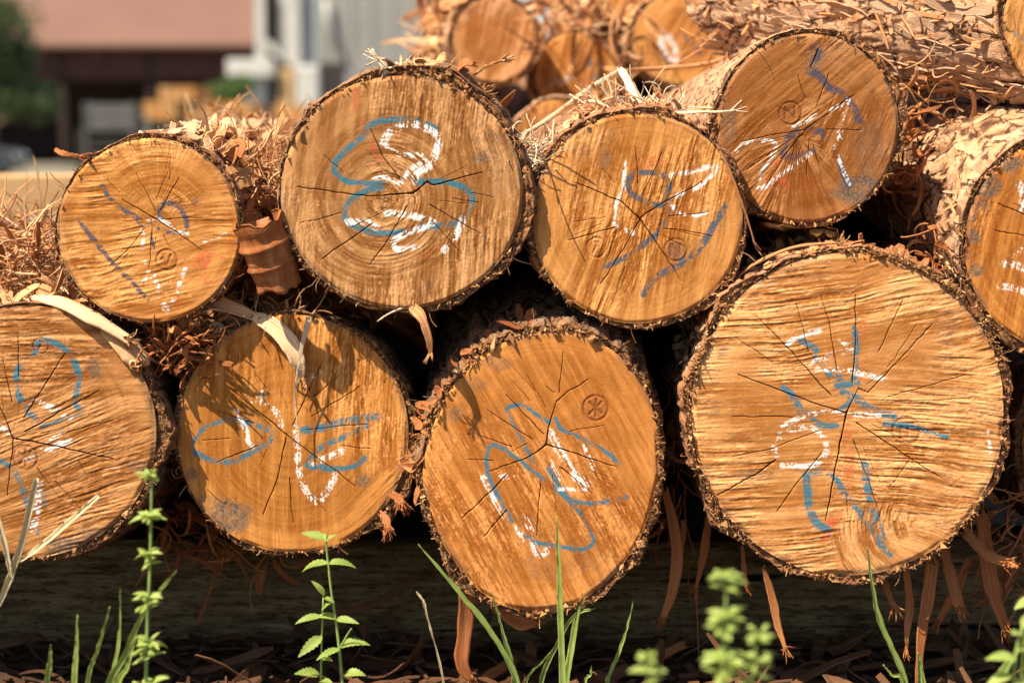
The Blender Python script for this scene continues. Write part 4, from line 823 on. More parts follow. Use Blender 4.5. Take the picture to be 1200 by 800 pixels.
# ------------------------------------------------------------------ heaps of shredded bark
def heap(label, n, region, Ys, up=.6, L=(.02, .07), W=(.003, .012), mat=SHRED, seed=1, spread=1.0, name='bark_shreds', thick=.0013, curl=1.6):
    r = np.random.default_rng(seed)
    x0, y0, x1, y1 = region
    pts = np.array([P(r.uniform(x0, x1), r.uniform(y0, y1), r.uniform(*Ys)) for _ in range(n)])
    D = r.normal(0, 1, (n, 3)) * np.array([1, .9, .55]) * spread + np.array([0, 0, up]); Nn = r.normal(0, .6, (n, 3)) + np.array([0, -.5, .9])
    thin = r.random(n) < .76
    V, Fq, A_ = ribbons(pts, D, Nn, np.where(thin, 1.35, 1.0) * r.uniform(*L, n), np.where(thin, r.uniform(W[0] * .35, W[0], n), r.uniform(*W, n)), r.normal(0, curl, n), r.normal(0, 1.2, n), 9, thick, wob=.35, bend=.5, seed=seed)
    o0 = V.mean(0); o0[2] = V[:, 2].min()
    return tag(mesh_np(name, V - o0, Fq, mat, None, {'strip': A_}, loc=o0, smooth=False), label, 'bark litter', None, 'stuff')
heap('reddish flaky bark litter filling the notch between the two leftmost upper logs', 900, (240, 195, 335, 255), (.12, .6), .05, (.015, .05), (.002, .011), SHRED, 81)
heap('loose bark shreds heaped behind the leftmost upper log, out of focus', 420, (225, 160, 370, 192), (.6, 1.3), .05, (.03, .09), (.002, .010), SHRED, 82)
heap('dry shreds of bark strewn at the left edge on top of the lowest log', 520, (-30, 275, 75, 352), (.12, .9), .1, (.03, .09), (.003, .013), SHRED, 83)
heap('rusty bark tangle stuffed in the hollow between three logs at the left', 230, (172, 385, 242, 432), (.01, .09), .2, (.02, .05), (.003, .010), SHRED_RED, 84)
heap('thin fibres caught on top of the log under the draped peel', 110, (228, 366, 360, 380), (.04, .10), .15, (.02, .05), (.0015, .005), SHRED, 85)
heap('pale frayed straw bits in the notch between the two central upper logs', 150, (606, 168, 652, 205), (.0, .12), .5, (.015, .045), (.001, .005), STRAW, 86)
heap('brown bark scraps deep in the notch between the two central upper logs', 120, (605, 185, 645, 240), (.06, .2), .3, (.02, .05), (.003, .010), SHRED_RED, 87)
heap('dry straw and bark bits lying on top of the figure nine log', 110, (690, 118, 800, 140), (.03, .2), .25, (.015, .05), (.0012, .005), STRAW, 88)
heap('small bark scraps on top of the figure nine log', 120, (680, 122, 790, 142), (.03, .25), .3, (.012, .035), (.003, .009), SHRED, 89)
heap('tangled strips of bark hanging between the log ends of the second pile', 40, (690, -10, 765, 160), (1.16, 1.3), -.8, (.05, .15), (.004, .013), SHRED, 90, .7)
heap('bark shreds heaped over the back of the second pile', 70, (620, -20, 720, 30), (1.2, 1.5), .1, (.04, .1), (.006, .02), SHRED, 91)
heap('bark litter lying left of the second pile, out of focus', 130, (500, 5, 545, 85), (1.35, 1.7), .1, (.04, .09), (.008, .025), SHRED, 92)
heap('wisps of bark under the askew log at the upper right', 420, (840, 0, 1000, 70), (.42, .75), .1, (.02, .08), (.0015, .010), SHRED, 93)
heap('rust brown bark scraps between the largest log and the log at the right edge', 150, (1080, 255, 1165, 330), (.04, .2), .2, (.012, .035), (.003, .009), SHRED_RED, 94)
heap('dark bark scraps in the gap right of the dark faced log', 60, (1045, 120, 1075, 230), (.14, .25), .2, (.02, .05), (.006, .016), SHRED_RED, 95)
heap('torn rust brown bark strips jammed beside the largest log at the right edge', 70, (1150, 560, 1215, 690), (.06, .2), -.7, (.02, .06), (.003, .012), SHRED_RED, 96, .8)
heap('bark fibres dangling in the dark gap left of the largest log', 40, (775, 430, 812, 620), (.10, .2), -1.2, (.03, .08), (.002, .008), SHRED_RED, 97, .5)
heap('scraps of bark resting on the beam under the logs', 90, (190, 600, 330, 665), (.16, .26), .1, (.03, .09), (.004, .012), SHRED_RED, 98)

heap('dark bark scraps in the hollow under the round log with the figure eight', 110, (365, 335, 430, 372), (.2, .45), .2, (.03, .08), (.006, .02), SHRED_RED, 101)
heap('bark strips jammed on top of the second pile at the upper edge', 160, (610, -30, 760, 35), (1.5, 2.0), .1, (.04, .12), (.006, .022), SHRED, 102)
heap('fine orange bark fibre packed over the litter between the two leftmost upper logs', 700, (236, 178, 336, 262), (.08, .45), .1, (.03, .07), (.0012, .005), SHRED, 111)
heap('fine orange bark fibre strewn over the shreds at the left edge', 420, (-30, 268, 70, 350), (.06, .5), .1, (.03, .08), (.0012, .006), SHRED, 113)
heap('fine fibre tangle under the askew log, above the log with grey mould spots', 260, (1045, 70, 1190, 135), (.16, .5), .1, (.02, .06), (.0012, .006), SHRED, 114)
# litter on the ground
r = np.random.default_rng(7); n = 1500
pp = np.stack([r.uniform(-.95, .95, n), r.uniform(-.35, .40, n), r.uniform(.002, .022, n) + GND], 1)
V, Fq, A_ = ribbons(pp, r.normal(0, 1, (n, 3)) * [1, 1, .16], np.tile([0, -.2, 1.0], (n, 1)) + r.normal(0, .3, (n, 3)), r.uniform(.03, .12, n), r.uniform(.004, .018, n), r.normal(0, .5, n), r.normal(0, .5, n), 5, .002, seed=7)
tag(mesh_np('bark_litter', V, Fq, SHADE_LITTER, None, {'strip': A_}, smooth=False), 'shaded carpet of brown bark chips on the ground below the beam', 'bark litter', None, 'stuff')
loose('bark_chip', 'orange stick of bark leaning at the foot of the beam right of centre', 'bark chip', [(712, 798, .13), (760, 775, .16), (804, 753, .2)], [.010, .011, .011], (0, -1, .5), SHRED_RED, 51, .005, 0, 2, 12, tint=.9)
loose('bark_chip', 'orange stick of bark lying on the ground below the egg-shaped log', 'bark chip', [(555, 800, .12), (585, 784, .15), (606, 770, .18)], [.012, .013, .011], (0, -1, .5), SHRED_RED, 52, .005, 0, 2, 12, tint=.7)
loose('bark_chip', 'long brown splinter leaning on the beam at the lower left', 'bark chip', [(380, 720, .2), (440, 706, .23), (500, 668, .27)], [.008, .010, .006], (0, -1, .5), SHADE_LITTER, 53, .004, 0, 2, 12, tint=.9)
loose('bark_chip', 'flat reddish chip lying on the ground at the lower left corner', 'bark chip', [(-10, 758, .2), (20, 750, .22), (48, 746, .24)], [.014, .018, .012], (0, -.6, 1), SHADE_LITTER, 54, .004, 0, 2, 12, tint=.9)

# ------------------------------------------------------------------ the bearer beams under the logs
def beam_mat():
    t = NT('weathered_beam_wood')
    n = t.noise(14, 6, stretch=(1, 8, 9)); g = t.noise(70, 4, stretch=(1, 9, 9))
    c = t.ramp(n, [(.3, (.10, .06, .024)), (.5, (.29, .19, .085)), (.72, (.48, .33, .16))])
    c = t.mix(t.rng(g, .46, .36, 0, .9), c, (.014, .009, .005))
    k = t.noise(5, 5, stretch=(.5, 9, 9)); c = t.mix(t.rng(k, .40, .36), c, (.010, .007, .004))
    t.bump(t.math('ADD', n, g), .010, 1.0)
    return t.done(c, .9, .15)
BEAM = beam_mat()
def beam(label, y0, y1, z0, z1, x0=-1.6, x1=1.6, seed=1):
    nx, k = 260, 40; xs = np.linspace(x0, x1, nx); V = []
    for j in range(k):
        a = 2 * math.pi * j / k; cx, cz = math.cos(a), math.sin(a); p = .22
        sx, sz = np.sign(cx) * abs(cx) ** p, np.sign(cz) * abs(cz) ** p
        wob = .006 * (fbm(xs * 3, 0 * xs + j * .4, 3, seed) - .5) + .003 * (vn(xs * 12, 0 * xs + j * 1.7, seed + 3) - .5)
        V.append(np.stack([xs, (y0 + y1) / 2 + sx * ((y1 - y0) / 2 + wob), (z0 + z1) / 2 + sz * ((z1 - z0) / 2 + wob)], 1))
    V = np.array(V); idx = np.arange(k * nx).reshape(k, nx); F = []
    for j in range(k):
        j2 = (j + 1) % k; F.append(np.stack([idx[j, :-1], idx[j2, :-1], idx[j2, 1:], idx[j, 1:]], 1))
    F4 = np.vstack(F)
    V = V.reshape(-1, 3); ca, cb = len(V), len(V) + 1
    V = np.vstack([V, [[x0, (y0 + y1) / 2, (z0 + z1) / 2], [x1, (y0 + y1) / 2, (z0 + z1) / 2]]])
    Ft = np.array([(ca, idx[(j + 1) % k, 0], idx[j, 0]) for j in range(k)] + [(cb, idx[j, -1], idx[(j + 1) % k, -1]) for j in range(k)])
    return tag(mesh_np('bearer_beam', V - np.array([0, y0, z0]), [F4, Ft], BEAM, None, loc=(0, y0, z0)), label, 'beam', 'beams the logs lie on')
beam('dark weathered bearer beam running under the front ends of the logs', .29, .42, GND - .005, .100)
beam('second bearer beam far back under the tail ends of the logs', 1.75, 1.9, GND - .01, .05, seed=5)

# ------------------------------------------------------------------ ground
def ground():
    xs = np.concatenate([-np.geomspace(400, 2.2, 40), np.linspace(-2, 2, 81), np.geomspace(2.2, 400, 40)])
    ys = np.concatenate([-np.geomspace(300, 1.6, 30), np.linspace(-1.5, 2.5, 81), np.geomspace(2.6, 800, 60)])
    X, Y = np.meshgrid(xs, ys, indexing='ij')
    Z = .012 * (fbm(X * 7, Y * 7, 3, 3) - .5) - .8 * sstep(3.5, 25, Y) + .3 * (fbm(X * .05, Y * .05, 2, 9) - .5) * sstep(10, 60, np.hypot(X, Y))
    Z += GND - .002
    V = np.stack([X, Y, Z], -1).reshape(-1, 3); a, b = X.shape; i = np.arange(a * b).reshape(a, b)
    F = np.stack([i[:-1, :-1], i[1:, :-1], i[1:, 1:], i[:-1, 1:]], -1).reshape(-1, 4)
    t = NT('yard_ground'); n1 = t.noise(3, 6); n2 = t.noise(40, 5); n3 = t.noise(.35, 4)
    c = t.mix(t.rng(n2, .35, .7), (.045, .028, .015), (.12, .075, .04))
    g = t.mix(t.rng(n1, .4, .6), (.16, .135, .10), (.07, .085, .03))
    sep = t.n('ShaderNodeSeparateXYZ'); t.l(t.n('ShaderNodeTexCoord').outputs['Object'], sep.inputs[0])
    c = t.mix(t.rng(sep.outputs[1], 2.2, 7), c, t.mix(t.rng(n3, .45, .6), g, (.22, .2, .17)))
    t.bump(n2, .01, .8); m = t.done(c, .95, .1)
    o = mesh_np('ground', V, F, m); o['kind'] = 'structure'; tag(o, 'bare yard ground strewn with bark and dust', 'ground')
ground()

# ------------------------------------------------------------------ weeds and grass in front
LEAF = leaf_mat('nettle_leaf', (.20, .29, .05), (.34, .43, .10), .4)
WEED = leaf_mat('weed_whorl', (.28, .38, .07), (.45, .52, .15), .4)
GRASS = leaf_mat('grass_blade', (.22, .30, .06), (.36, .43, .12), .35)
DRY = leaf_mat('dry_straw', (.55, .42, .22), (.70, .57, .34), .2)
STEM = plain('green_stem', (.22, .30, .08), .25, 80, .6)

def leaf_mesh(base, d, up, L, W, serr=.12, fold=.25, droop=.5, n=14):
    d = unit(np.array(d, float)); up = np.array(up, float); up = unit(up - (up @ d) * d); s = np.cross(d, up)
    t = np.linspace(0, 1, n + 1); V = []; rows = []
    pos = np.array(base, float)
    prof = np.sin(np.pi * np.clip(t, 0, 1) ** .72) ** .9 * (1 - .15 * t)
    cur, dd, uu = pos.copy(), d.copy(), up.copy()
    for i in range(n + 1):
        w = W / 2 * prof[i] * (1 + (serr if i % 2 else -serr)) + .0002
        for k, f in ((-1, 1), (-.5, .5), (0, 0), (.5, .5), (1, 1)):
            V.append(cur + s * k * w + uu * (fold * w * abs(k)) + dd * (0 if i % 2 else -.0006) * abs(k))
        cur = cur + dd * L / n; a = -droop / n
        dd, uu = dd * math.cos(a) + uu * math.sin(a), uu * math.cos(a) - dd * math.sin(a)
    V = np.array(V); i = np.arange((n + 1) * 5).reshape(n + 1, 5)
    F = np.stack([i[:-1, :-1], i[:-1, 1:], i[1:, 1:], i[1:, :-1]], -1).reshape(-1, 4)
    return V, F

def weed(label, pts, Y, leaves, smat=STEM, lmat=LEAF, rad=(.0022, .0012), sd=1, side_stems=(), buds=()):
    ps = [P(x, y, Y) for x, y in pts]; top = P(*pts[-1], Y); low = ps[0]
    foot = np.array([ps[0][0] + .004, Y + .01, GND])
    path = spline([foot] + ps, 24); root = empty('weed', foot, label, 'weed', 'weeds growing in front of the logs')
    m = MB().tube(path - foot, list(np.linspace(rad[0], rad[1], 24)), 8); m.build('stem', smat, root, True)
    for q in side_stems:
        MB().tube(spline([P(x, y, Y + dy) for x, y, dy in q], 10) - foot, list(np.linspace(.0014, .0009, 10)), 7).build('side_stem', smat, root, True)
    rq = np.random.default_rng(len(leaves) * 7 + sd)
    for (x, y, dx, dy, dz, L, W, dr) in leaves:            # dx right, dz up, dy away
        k_ = 1.12; V, F = leaf_mesh(P(x, y, Y) - foot, (dx + rq.normal(0, .12), dy + rq.normal(0, .25), dz + rq.normal(0, .16)), (-dx * .4 + rq.normal(0, .25), -.5, 1.0), L * k_ * rq.uniform(.8, 1.15), W * .95 * rq.uniform(.75, 1.05), droop=dr + rq.normal(0, .2))
        mesh_np('leaf', V, F, lmat, root)
    rr = random.Random(sd)
    for (x, y, k, size) in buds:
        c = P(x, y, Y) - foot; b = MB()
        for _ in range(k):
            q = c + np.array([rr.uniform(-1, 1), rr.uniform(-1, 1), rr.uniform(-.5, .6)]) * size
            b.tube([c + (q - c) * .3, q, q + unit((q - c)[None])[0] * .0035, q + unit((q - c)[None])[0] * .005], [.0006, .0022, .0019, .0004], 6)
        b.build('bud_cluster', lmat, root, True)
    return root

weed('leafy green seedling with toothed leaves under the log with blue oblongs', [(401, 800), (396, 745), (388, 690), (381, 625)], -.16,
     [(381, 632, -.8, -.1, .35, .026, .017, .5), (381, 634, .6, -.3, .6, .017, .011, .4), (384, 660, -1, -.25, .05, .036, .014, 1.0), (384, 660, .9, -.2, .35, .030, .013, 1.1),
      (380, 697, -.5, .2, .5, .022, .012, .6), (380, 700, .5, -.2, -.1, .014, .010, .5), (394, 725, -1, -.1, .5, .022, .012, .7), (394, 725, .9, -.3, .5, .024, .012, .8), (398, 758, .8, -.2, .45, .032, .016, 1.2), (398, 760, -.9, -.3, .0, .026, .014, .6),
      (377, 745, -.9, -.3, -.3, .030, .015, .4), (376, 722, -1, -.2, .25, .034, .014, 1.1), (377, 715, .3, -.5, .2, .016, .010, .5), (404, 790, .8, -.2, .4, .026, .016, 1.0), (374, 790, -.8, -.3, .2, .026, .016, .8), (377, 770, .4, -.4, .2, .018, .010, .6), (374, 798, .5, -.3, .5, .022, .013, .8)],
     side_stems=[[(376, 805, 0), (377, 750, 0), (379, 698, 0)], [(398, 760, 0), (408, 742, -.01), (412, 736, -.015)]])
weed('slender out-of-focus weed with tiered whorls at the foot of the leftmost lower log', [(172, 860), (172, 760), (176, 660), (178, 560)], -.42,
     [q for yy, sz, k in ((558, .012, 6), (604, .019, 3), (607, .016, 3), (648, .016, 5), (662, .015, 4), (698, .016, 5), (712, .015, 4), (752, .017, 6), (768, .015, 4), (800, .018, 6), (820, .02, 5))
      for q in [(175 + (660 - yy) * -.02, yy, math.cos(i * 2.4 + yy), math.sin(i * 2.4 + yy) * .8, .42 - .5 * (i % 2), sz * (.75 + .5 * ((i * 37) % 10) / 10), sz * .48, .6) for i in range(k)]], STEM, WEED,
     buds=[(178, 556, 10, .006), (176, 606, 8, .006), (175, 652, 12, .008), (174, 706, 12, .009), (173, 758, 12, .010), (172, 806, 10, .010)])
weed('blurred pale green weed in the foreground left of the dangling bark under the largest log', [(842, 960), (845, 860), (850, 760), (851, 680)], -.80,
     [q for yy, sz, k in ((676, .014, 6), (690, .013, 4), (720, .016, 6), (740, .015, 5), (768, .018, 8), (790, .018, 7), (820, .018, 6))
      for q in [(848 + (760 - yy) * .03, yy, math.cos(i * 2.1 + yy), math.sin(i * 2.1 + yy) * .8, .4 - .4 * (i % 2), sz, sz * .5, .6) for i in range(k)]] + [(890, 745, .8, 0, .3, .012, .006, .5), (890, 748, -.8, 0, .3, .012, .006, .5), (892, 765, .9, 0, -.1, .014, .007, .5), (888, 768, -.9, 0, .1, .014, .007, .5), (885, 790, .9, 0, .1, .014, .007, .5), (884, 795, -.9, 0, .1, .014, .007, .5)], STEM, WEED,
     side_stems=[[(848, 880, 0), (876, 820, 0), (888, 740, 0)]], buds=[(851, 676, 10, .007), (850, 735, 14, .010), (848, 780, 14, .012), (890, 742, 12, .008), (886, 775, 12, .009)])
weed('small blurred green sprout in the foreground below the egg-shaped log', [(752, 980), (757, 860), (760, 775)], -.85,
     [(760, 785, -.9, 0, .2, .014, .009, .5), (760, 785, .9, -.2, .1, .014, .009, .5), (760, 772, -.3, -.4, .9, .012, .009, .3), (760, 774, .5, -.2, .8, .010, .008, .3), (758, 800, .7, -.2, .2, .014, .008, .5)], STEM, WEED, buds=[(760, 772, 6, .005)])
weed('blurred broad-leaved weed at the lower right corner', [(1178, 960), (1184, 860), (1190, 770), (1198, 735)], -.62,
     [(1190, 772, -.9, -.2, .2, .030, .015, .6), (1186, 790, -.9, -.2, -.2, .026, .014, .6), (1192, 760, .8, -.2, .4, .026, .014, .6), (1196, 742, -.7, -.3, .5, .020, .011, .5), (1186, 800, .8, -.2, -.1, .022, .014, .6), (1198, 735, .5, -.3, .7, .016, .010, .4), (1180, 815, -.7, -.3, .3, .026, .014, .6)], STEM, WEED)
weed('single green leaf poking in from the right edge beside the largest log', [(1225, 960), (1222, 800), (1212, 700)], -.45, [(1212, 702, -.9, -.2, .1, .022, .012, .5), (1213, 706, -.6, -.3, -.5, .018, .010, .5), (1212, 698, .4, -.3, .8, .018, .01, .5)], STEM, WEED)

def tuft(label, Y, blades, foot_px, mat=GRASS, cat='grass tuft', name='grass_tuft', bname='blade'):
    foot = np.array([P(foot_px, 800, Y)[0], Y, GND]); root = empty(name, foot, label, cat, 'grass and straw in front of the logs')
    for i, (pts, w, dy) in enumerate(blades):
        q = ([np.array([P(pts[0][0], 800, Y)[0], Y + dy, GND])] if w[0] > .0015 else []) + [P(x, y, Y + dy) for x, y in pts]
        mx = max(w); V, F, A = strip(q, w, (.35 * (-1) ** i, -1, .25), .0006, 26, 0, 0, i + 3, .35)
        mesh_np(bname, V - foot, F, mat, root)
tuft('tall grass tuft with an arching blade in front of the egg-shaped log', -.10, [
    ([(606, 800), (575, 740), (535, 690), (490, 637)], [.006, .007, .0065, .005, .001], 0), ([(660, 800), (657, 720), (655, 660), (652, 604)], [.007, .0085, .007, .005, .0008], -.03), ([(602, 790), (592, 750), (584, 720), (575, 692)], [.004, .0055, .004, .002, .0006], .01),
    ([(664, 800), (670, 760), (676, 725), (683, 700)], [.006, .0075, .007, .006, .002], -.01), ([(634, 800), (650, 760), (672, 722), (698, 712)], [.004, .0055, .005, .004, .001], .0), ([(712, 800), (725, 765), (735, 735), (742, 703)], [.004, .005, .0045, .003, .0006], .02), ([(616, 800), (640, 770), (656, 752)], [.003, .003, .002, .001], .02), ([(686, 800), (692, 790), (693, 780)], [.003, .004, .003, .001], .02)], 640)
tuft('bent grass blade crossing the lower rim of the largest log', -.14, [([(1062, 805), (1045, 760), (1030, 725), (1022, 685), (1016, 640)], [.004, .006, .007, .0065, .004, .0008], 0), ([(1058, 800), (1045, 790), (1035, 778)], [.004, .005, .003, .001], .0), ([(1078, 815), (1078, 790), (1076, 764)], [.006, .007, .006, .002], -.03), ([(1086, 815), (1082, 790), (1078, 768)], [.003, .003, .002, .001], -.03)], 1060)
tuft('clump of upright grass blades at the lower left corner', -.36, [([(55, 810), (58, 780), (60, 755)], [.005, .006, .005, .0008], 0), ([(88, 810), (90, 765), (91, 720)], [.006, .007, .005, .0008], 0), ([(102, 810), (115, 760), (129, 710)], [.003, .004, .003, .0008], 0), ([(132, 810), (140, 750), (141, 690)], [.003, .004, .0035, .0008], .02), ([(126, 815), (145, 770), (170, 715), (207, 668)], [.005, .007, .006, .004, .0008], -.02), ([(137, 815), (150, 780), (160, 742)], [.006, .007, .005, .001], -.01)], 110)
tuft('upright grass blade at the right edge beside the broad-leaved weed', -.5, [([(1195, 820), (1197, 790), (1199, 740)], [.005, .006, .004, .001], 0), ([(1160, 830), (1180, 780), (1215, 730)], [.006, .008, .007, .002], -.02)], 1185)
tuft('dry cream straws forking upward across the log at the left edge', -.22, [([(-25, 760), (2, 700), (24, 640), (43, 560)], [.005, .006, .0065, .007, .006], 0), ([(18, 662), (50, 638), (85, 608), (116, 581)], [.0001, .006, .006, .006, .004], -.003), ([(14, 680), (5, 635), (-8, 590)], [.001, .006, .006, .005], -.004)], -40, DRY, 'dry grass', 'dry_grass', 'straw')
tuft('short pale straw lying aslant between the two middle lower logs', -.1, [([(520, 800), (500, 720), (496, 704), (488, 693)], [.002, .002, .003, .002], .0)], 522, DRY, 'dry grass', 'dry_grass', 'straw')

# ------------------------------------------------------------------ the yard behind, out of focus
def timber(label, p0, p1, h, w, mat, mark=None, grp=None):
    p0, p1 = np.array(p0), np.array(p1); d = p1 - p0; L = np.hypot(d[0], d[1]); a = math.atan2(d[1], d[0])
    o = MB().box(0, L, 0, w, 0, h).build('sawn_timber', mat, None, False, p0, .006); o.rotation_euler.z = a
    return tag(o, label, 'timber', grp)
TIM = plain('fresh_sawn_timber', (.50, .315, .145), .18, 5, .75, .2, .002); TIM2 = plain('orange_sawn_timber', (.50, .24, .08), .25, 4, .8, .2)
TIM3 = plain('grey_sawn_timber', (.30, .28, .24), .25, 4, .85)
pa = P(-160, 262, 2.5); pb = P(128, 250, 2.62)
timber('pale squared timber lying across the left behind the smallest front log', pa, pb, .115, .16, TIM)
BLUEP = plain('blue_end_paint', (.12, .22, .24), .2, 20)
q = P(46, 226, 2.5); 
for dx in (.2, .75):
    b = pa + (pb - pa) * dx; tag(MB().box(-.05, .05, -.02, .2, -.03, float(b[2]) - .001).build('support_block', TIM3, None, False, (b[0], b[1], 0), .004), 'upright block under the %s of the pale squared timber' % ('far left end' if dx < .5 else 'right end'), 'block')

def shrub(name, label, cat, base, lobes, n, size, mat, trunk_h, seed, trunk_r=.05, group=None):
    r = np.random.default_rng(seed); base = np.array(base, float); root = empty(name, base, label, cat, group)
    Vs = []
    tot = sum(l[3] for l in lobes)
    for (x, y, z, rad) in lobes:
        k = int(n * rad / tot); d = unit(r.normal(0, 1, (k, 3))) * (r.random((k, 1)) ** .45) * rad * (.8 + .4 * r.random((k, 1)))
        Vs.append(np.array([x, y, z]) + d * [1, 1, .85])
    c = np.vstack(Vs); k = len(c); s = size * r.uniform(.6, 1.4, (k, 1))
    a = unit(r.normal(0, 1, (k, 3))); b = unit(np.cross(a, r.normal(0, 1, (k, 3))))
    V = np.stack([c - a * s, c + b * s * .5, c + a * s, c - b * s * .5], 1).reshape(-1, 3); F = np.arange(4 * k).reshape(k, 4)
    mesh_np('crown', V, F, mat, root, smooth=False)
    m = MB(); m.tube(spline([(0, 0, 0), (.05 * trunk_h, 0, trunk_h * .5), (0, 0, trunk_h)], 8), list(np.linspace(trunk_r, trunk_r * .5, 8)), 8)
    for (x, y, z, rad) in lobes[:6]: m.tube(spline([(0, 0, trunk_h * .55), (x * .5, y * .5, (trunk_h * .55 + z) / 2 + .1), (x, y, z)], 6), list(np.linspace(trunk_r * .5, trunk_r * .15, 6)), 6)
    m.build('trunk', plain('trunk_bark', (.12, .085, .06), .3, 10, .9), root, True)
    return root
TREE = leaf_mat('tree_leaves', (.045, .075, .028), (.09, .125, .045), .3); SHR = leaf_mat('shrub_leaves', (.06, .12, .03), (.12, .19, .05), .3)

GZ = -.82
# barn with a rust red roof, 75 m away
BY = 75.0; bx0, bx1 = P(-160, 60, BY)[0], P(299, 60, BY)[0]; ez = P(100, 52, BY)[2]
t = NT('rusty_sheet_roof'); n1 = t.noise(.5, 5); n2 = t.noise(3, 4, stretch=(6, 1, 1))
ROOF = t.done(t.mix(t.rng(n2, .35, .7), t.mix(t.rng(n1, .3, .7), (.145, .072, .050), (.185, .100, .072)), (.16, .085, .06)), .7, .3)
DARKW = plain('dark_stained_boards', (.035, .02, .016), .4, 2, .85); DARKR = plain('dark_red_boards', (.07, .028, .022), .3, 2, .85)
barn = empty('barn', ((bx0 + bx1) / 2, BY, GZ), 'long dark barn with a rust pink roof and deep open front at the upper left', 'barn')
wd = bx1 - bx0; he = ez - GZ; hw = wd / 2
rf = MB()
rise, dep = 5.2, 9.0; corr = []
for k in range(61):
    x = -hw + wd * k / 60; corr.append((x, .025 * (k % 2)))
n0 = 0
for (x, dz) in corr:
    rf.v += [(x, -.2, he + dz), (x, dep, he + rise + dz), (x, 2 * dep, he + dz), (x, -.2, he + dz - .15), (x, dep, he + rise + dz - .15), (x, 2 * dep, he + dz - .15)]
for k in range(60):
    a, b = k * 6, (k + 1) * 6
    rf.f += [(a, b, b + 1, a + 1), (a + 1, b + 1, b + 2, a + 2), (a + 3, a + 4, b + 4, b + 3), (a + 4, a + 5, b + 5, b + 4), (a, a + 3, b + 3, b), (a + 2, b + 2, b + 5, a + 5)]
rf.f += [(0, 1, 4, 3), (1, 2, 5, 4), (360, 363, 364, 361), (361, 364, 365, 362)]
rf.build('roof', ROOF, barn)
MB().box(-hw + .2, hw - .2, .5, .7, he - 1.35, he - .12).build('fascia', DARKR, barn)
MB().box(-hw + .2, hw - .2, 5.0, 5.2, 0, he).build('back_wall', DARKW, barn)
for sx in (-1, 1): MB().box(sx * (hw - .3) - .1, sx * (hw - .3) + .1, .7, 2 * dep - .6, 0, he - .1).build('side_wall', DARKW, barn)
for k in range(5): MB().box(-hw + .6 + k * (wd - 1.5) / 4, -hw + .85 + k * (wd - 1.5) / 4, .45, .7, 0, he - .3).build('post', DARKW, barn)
# grey shed on the right
SY = 62.0; sx0, sx1 = P(372, 60, SY)[0], P(560, 60, SY)[0]; sh = 9.0
GREY = plain('grey_render', (.25, .242, .22), .12, .6, .85); WHITE = plain('white_painted_metal', (.46, .445, .41), .12, 1, .6); DK = plain('dark_opening', (.04, .03, .028), .3, 2); PIPE = plain('zinc_pipe', (.42, .41, .39), .1, 1, .5)
shed = empty('shed', ((sx0 + sx1) / 2, SY, GZ), 'tall pale grey shed wall with a sloping pipe behind the round figure eight log', 'shed')
sw = sx1 - sx0
MB().box(-sw / 2, sw / 2, 0, 8, 0, sh).build('wall', GREY, shed)
MB().prism([(-.3, 0), (8.3, 0), (8.3, .3), (4, 1.8), (-.3, .3)], -sw / 2 - .3, sw / 2 + .3, 'x').build('roof', PIPE, shed, loc=(0, 0, sh))
xx = lambda px, Y=SY: P(px, 100, Y)[0] - (sx0 + sx1) / 2
zz = lambda py, Y=SY: P(600, py, Y)[2] - GZ
MB().tube([(xx(383), -.2, zz(0)), (xx(386), -.2, zz(25)), (xx(398), -.2, zz(62))], .09, 8).build('drainpipe', WHITE, shed, True)
MB().box(xx(374), xx(402), -.06, .01, 0, zz(74)).build('opening_shade_panel', DK, shed)  # dark slab on the wall stands in for the shade inside an opening
for k in range(6): MB().box(xx(410 + 24 * k), xx(412 + 24 * k), -.05, .02, 0, sh).build('wall_rib', PIPE, shed)
# white gantry with hopper
gan = empty('loading_gantry', (P(335, 100, 58)[0], 58, GZ), 'white loading gantry with posts and box between the barn and the grey shed', 'gantry')
gx = lambda px: P(px, 100, 58)[0] - P(335, 100, 58)[0]
gz = lambda py: P(600, py, 58)[2] - GZ
for x0, x1 in ((300, 311), (343, 352)): MB().box(gx(x0), gx(x1), 0, .3, 0, gz(-30)).build('post', WHITE, gan)
MB().box(gx(325), gx(368), .4, .7, gz(75), gz(-30)).build('panel', plain('pale_grey_panel', (.46, .45, .42), .1, 1), gan)
MB().prism([(gx(305), gz(48)), (gx(318), gz(60)), (gx(330), gz(70)), (gx(330), gz(62)), (gx(318), gz(48))], -.2, .2).build('brace', WHITE, gan)
MB().box(gx(268), gx(323), -.4, .5, gz(91), gz(70)).build('hopper_box', WHITE, gan, bevel=.05)
MB().box(gx(327), gx(344), -.1, .0, 0, gz(80)).build('board', TIM, gan)
MB().box(gx(349), gx(375), -.2, .1, 0, gz(78)).build('tank', WHITE, gan, bevel=.08)
MB().box(gx(283), gx(300), .1, .5, 0, gz(105)).build('leg', WHITE, gan)
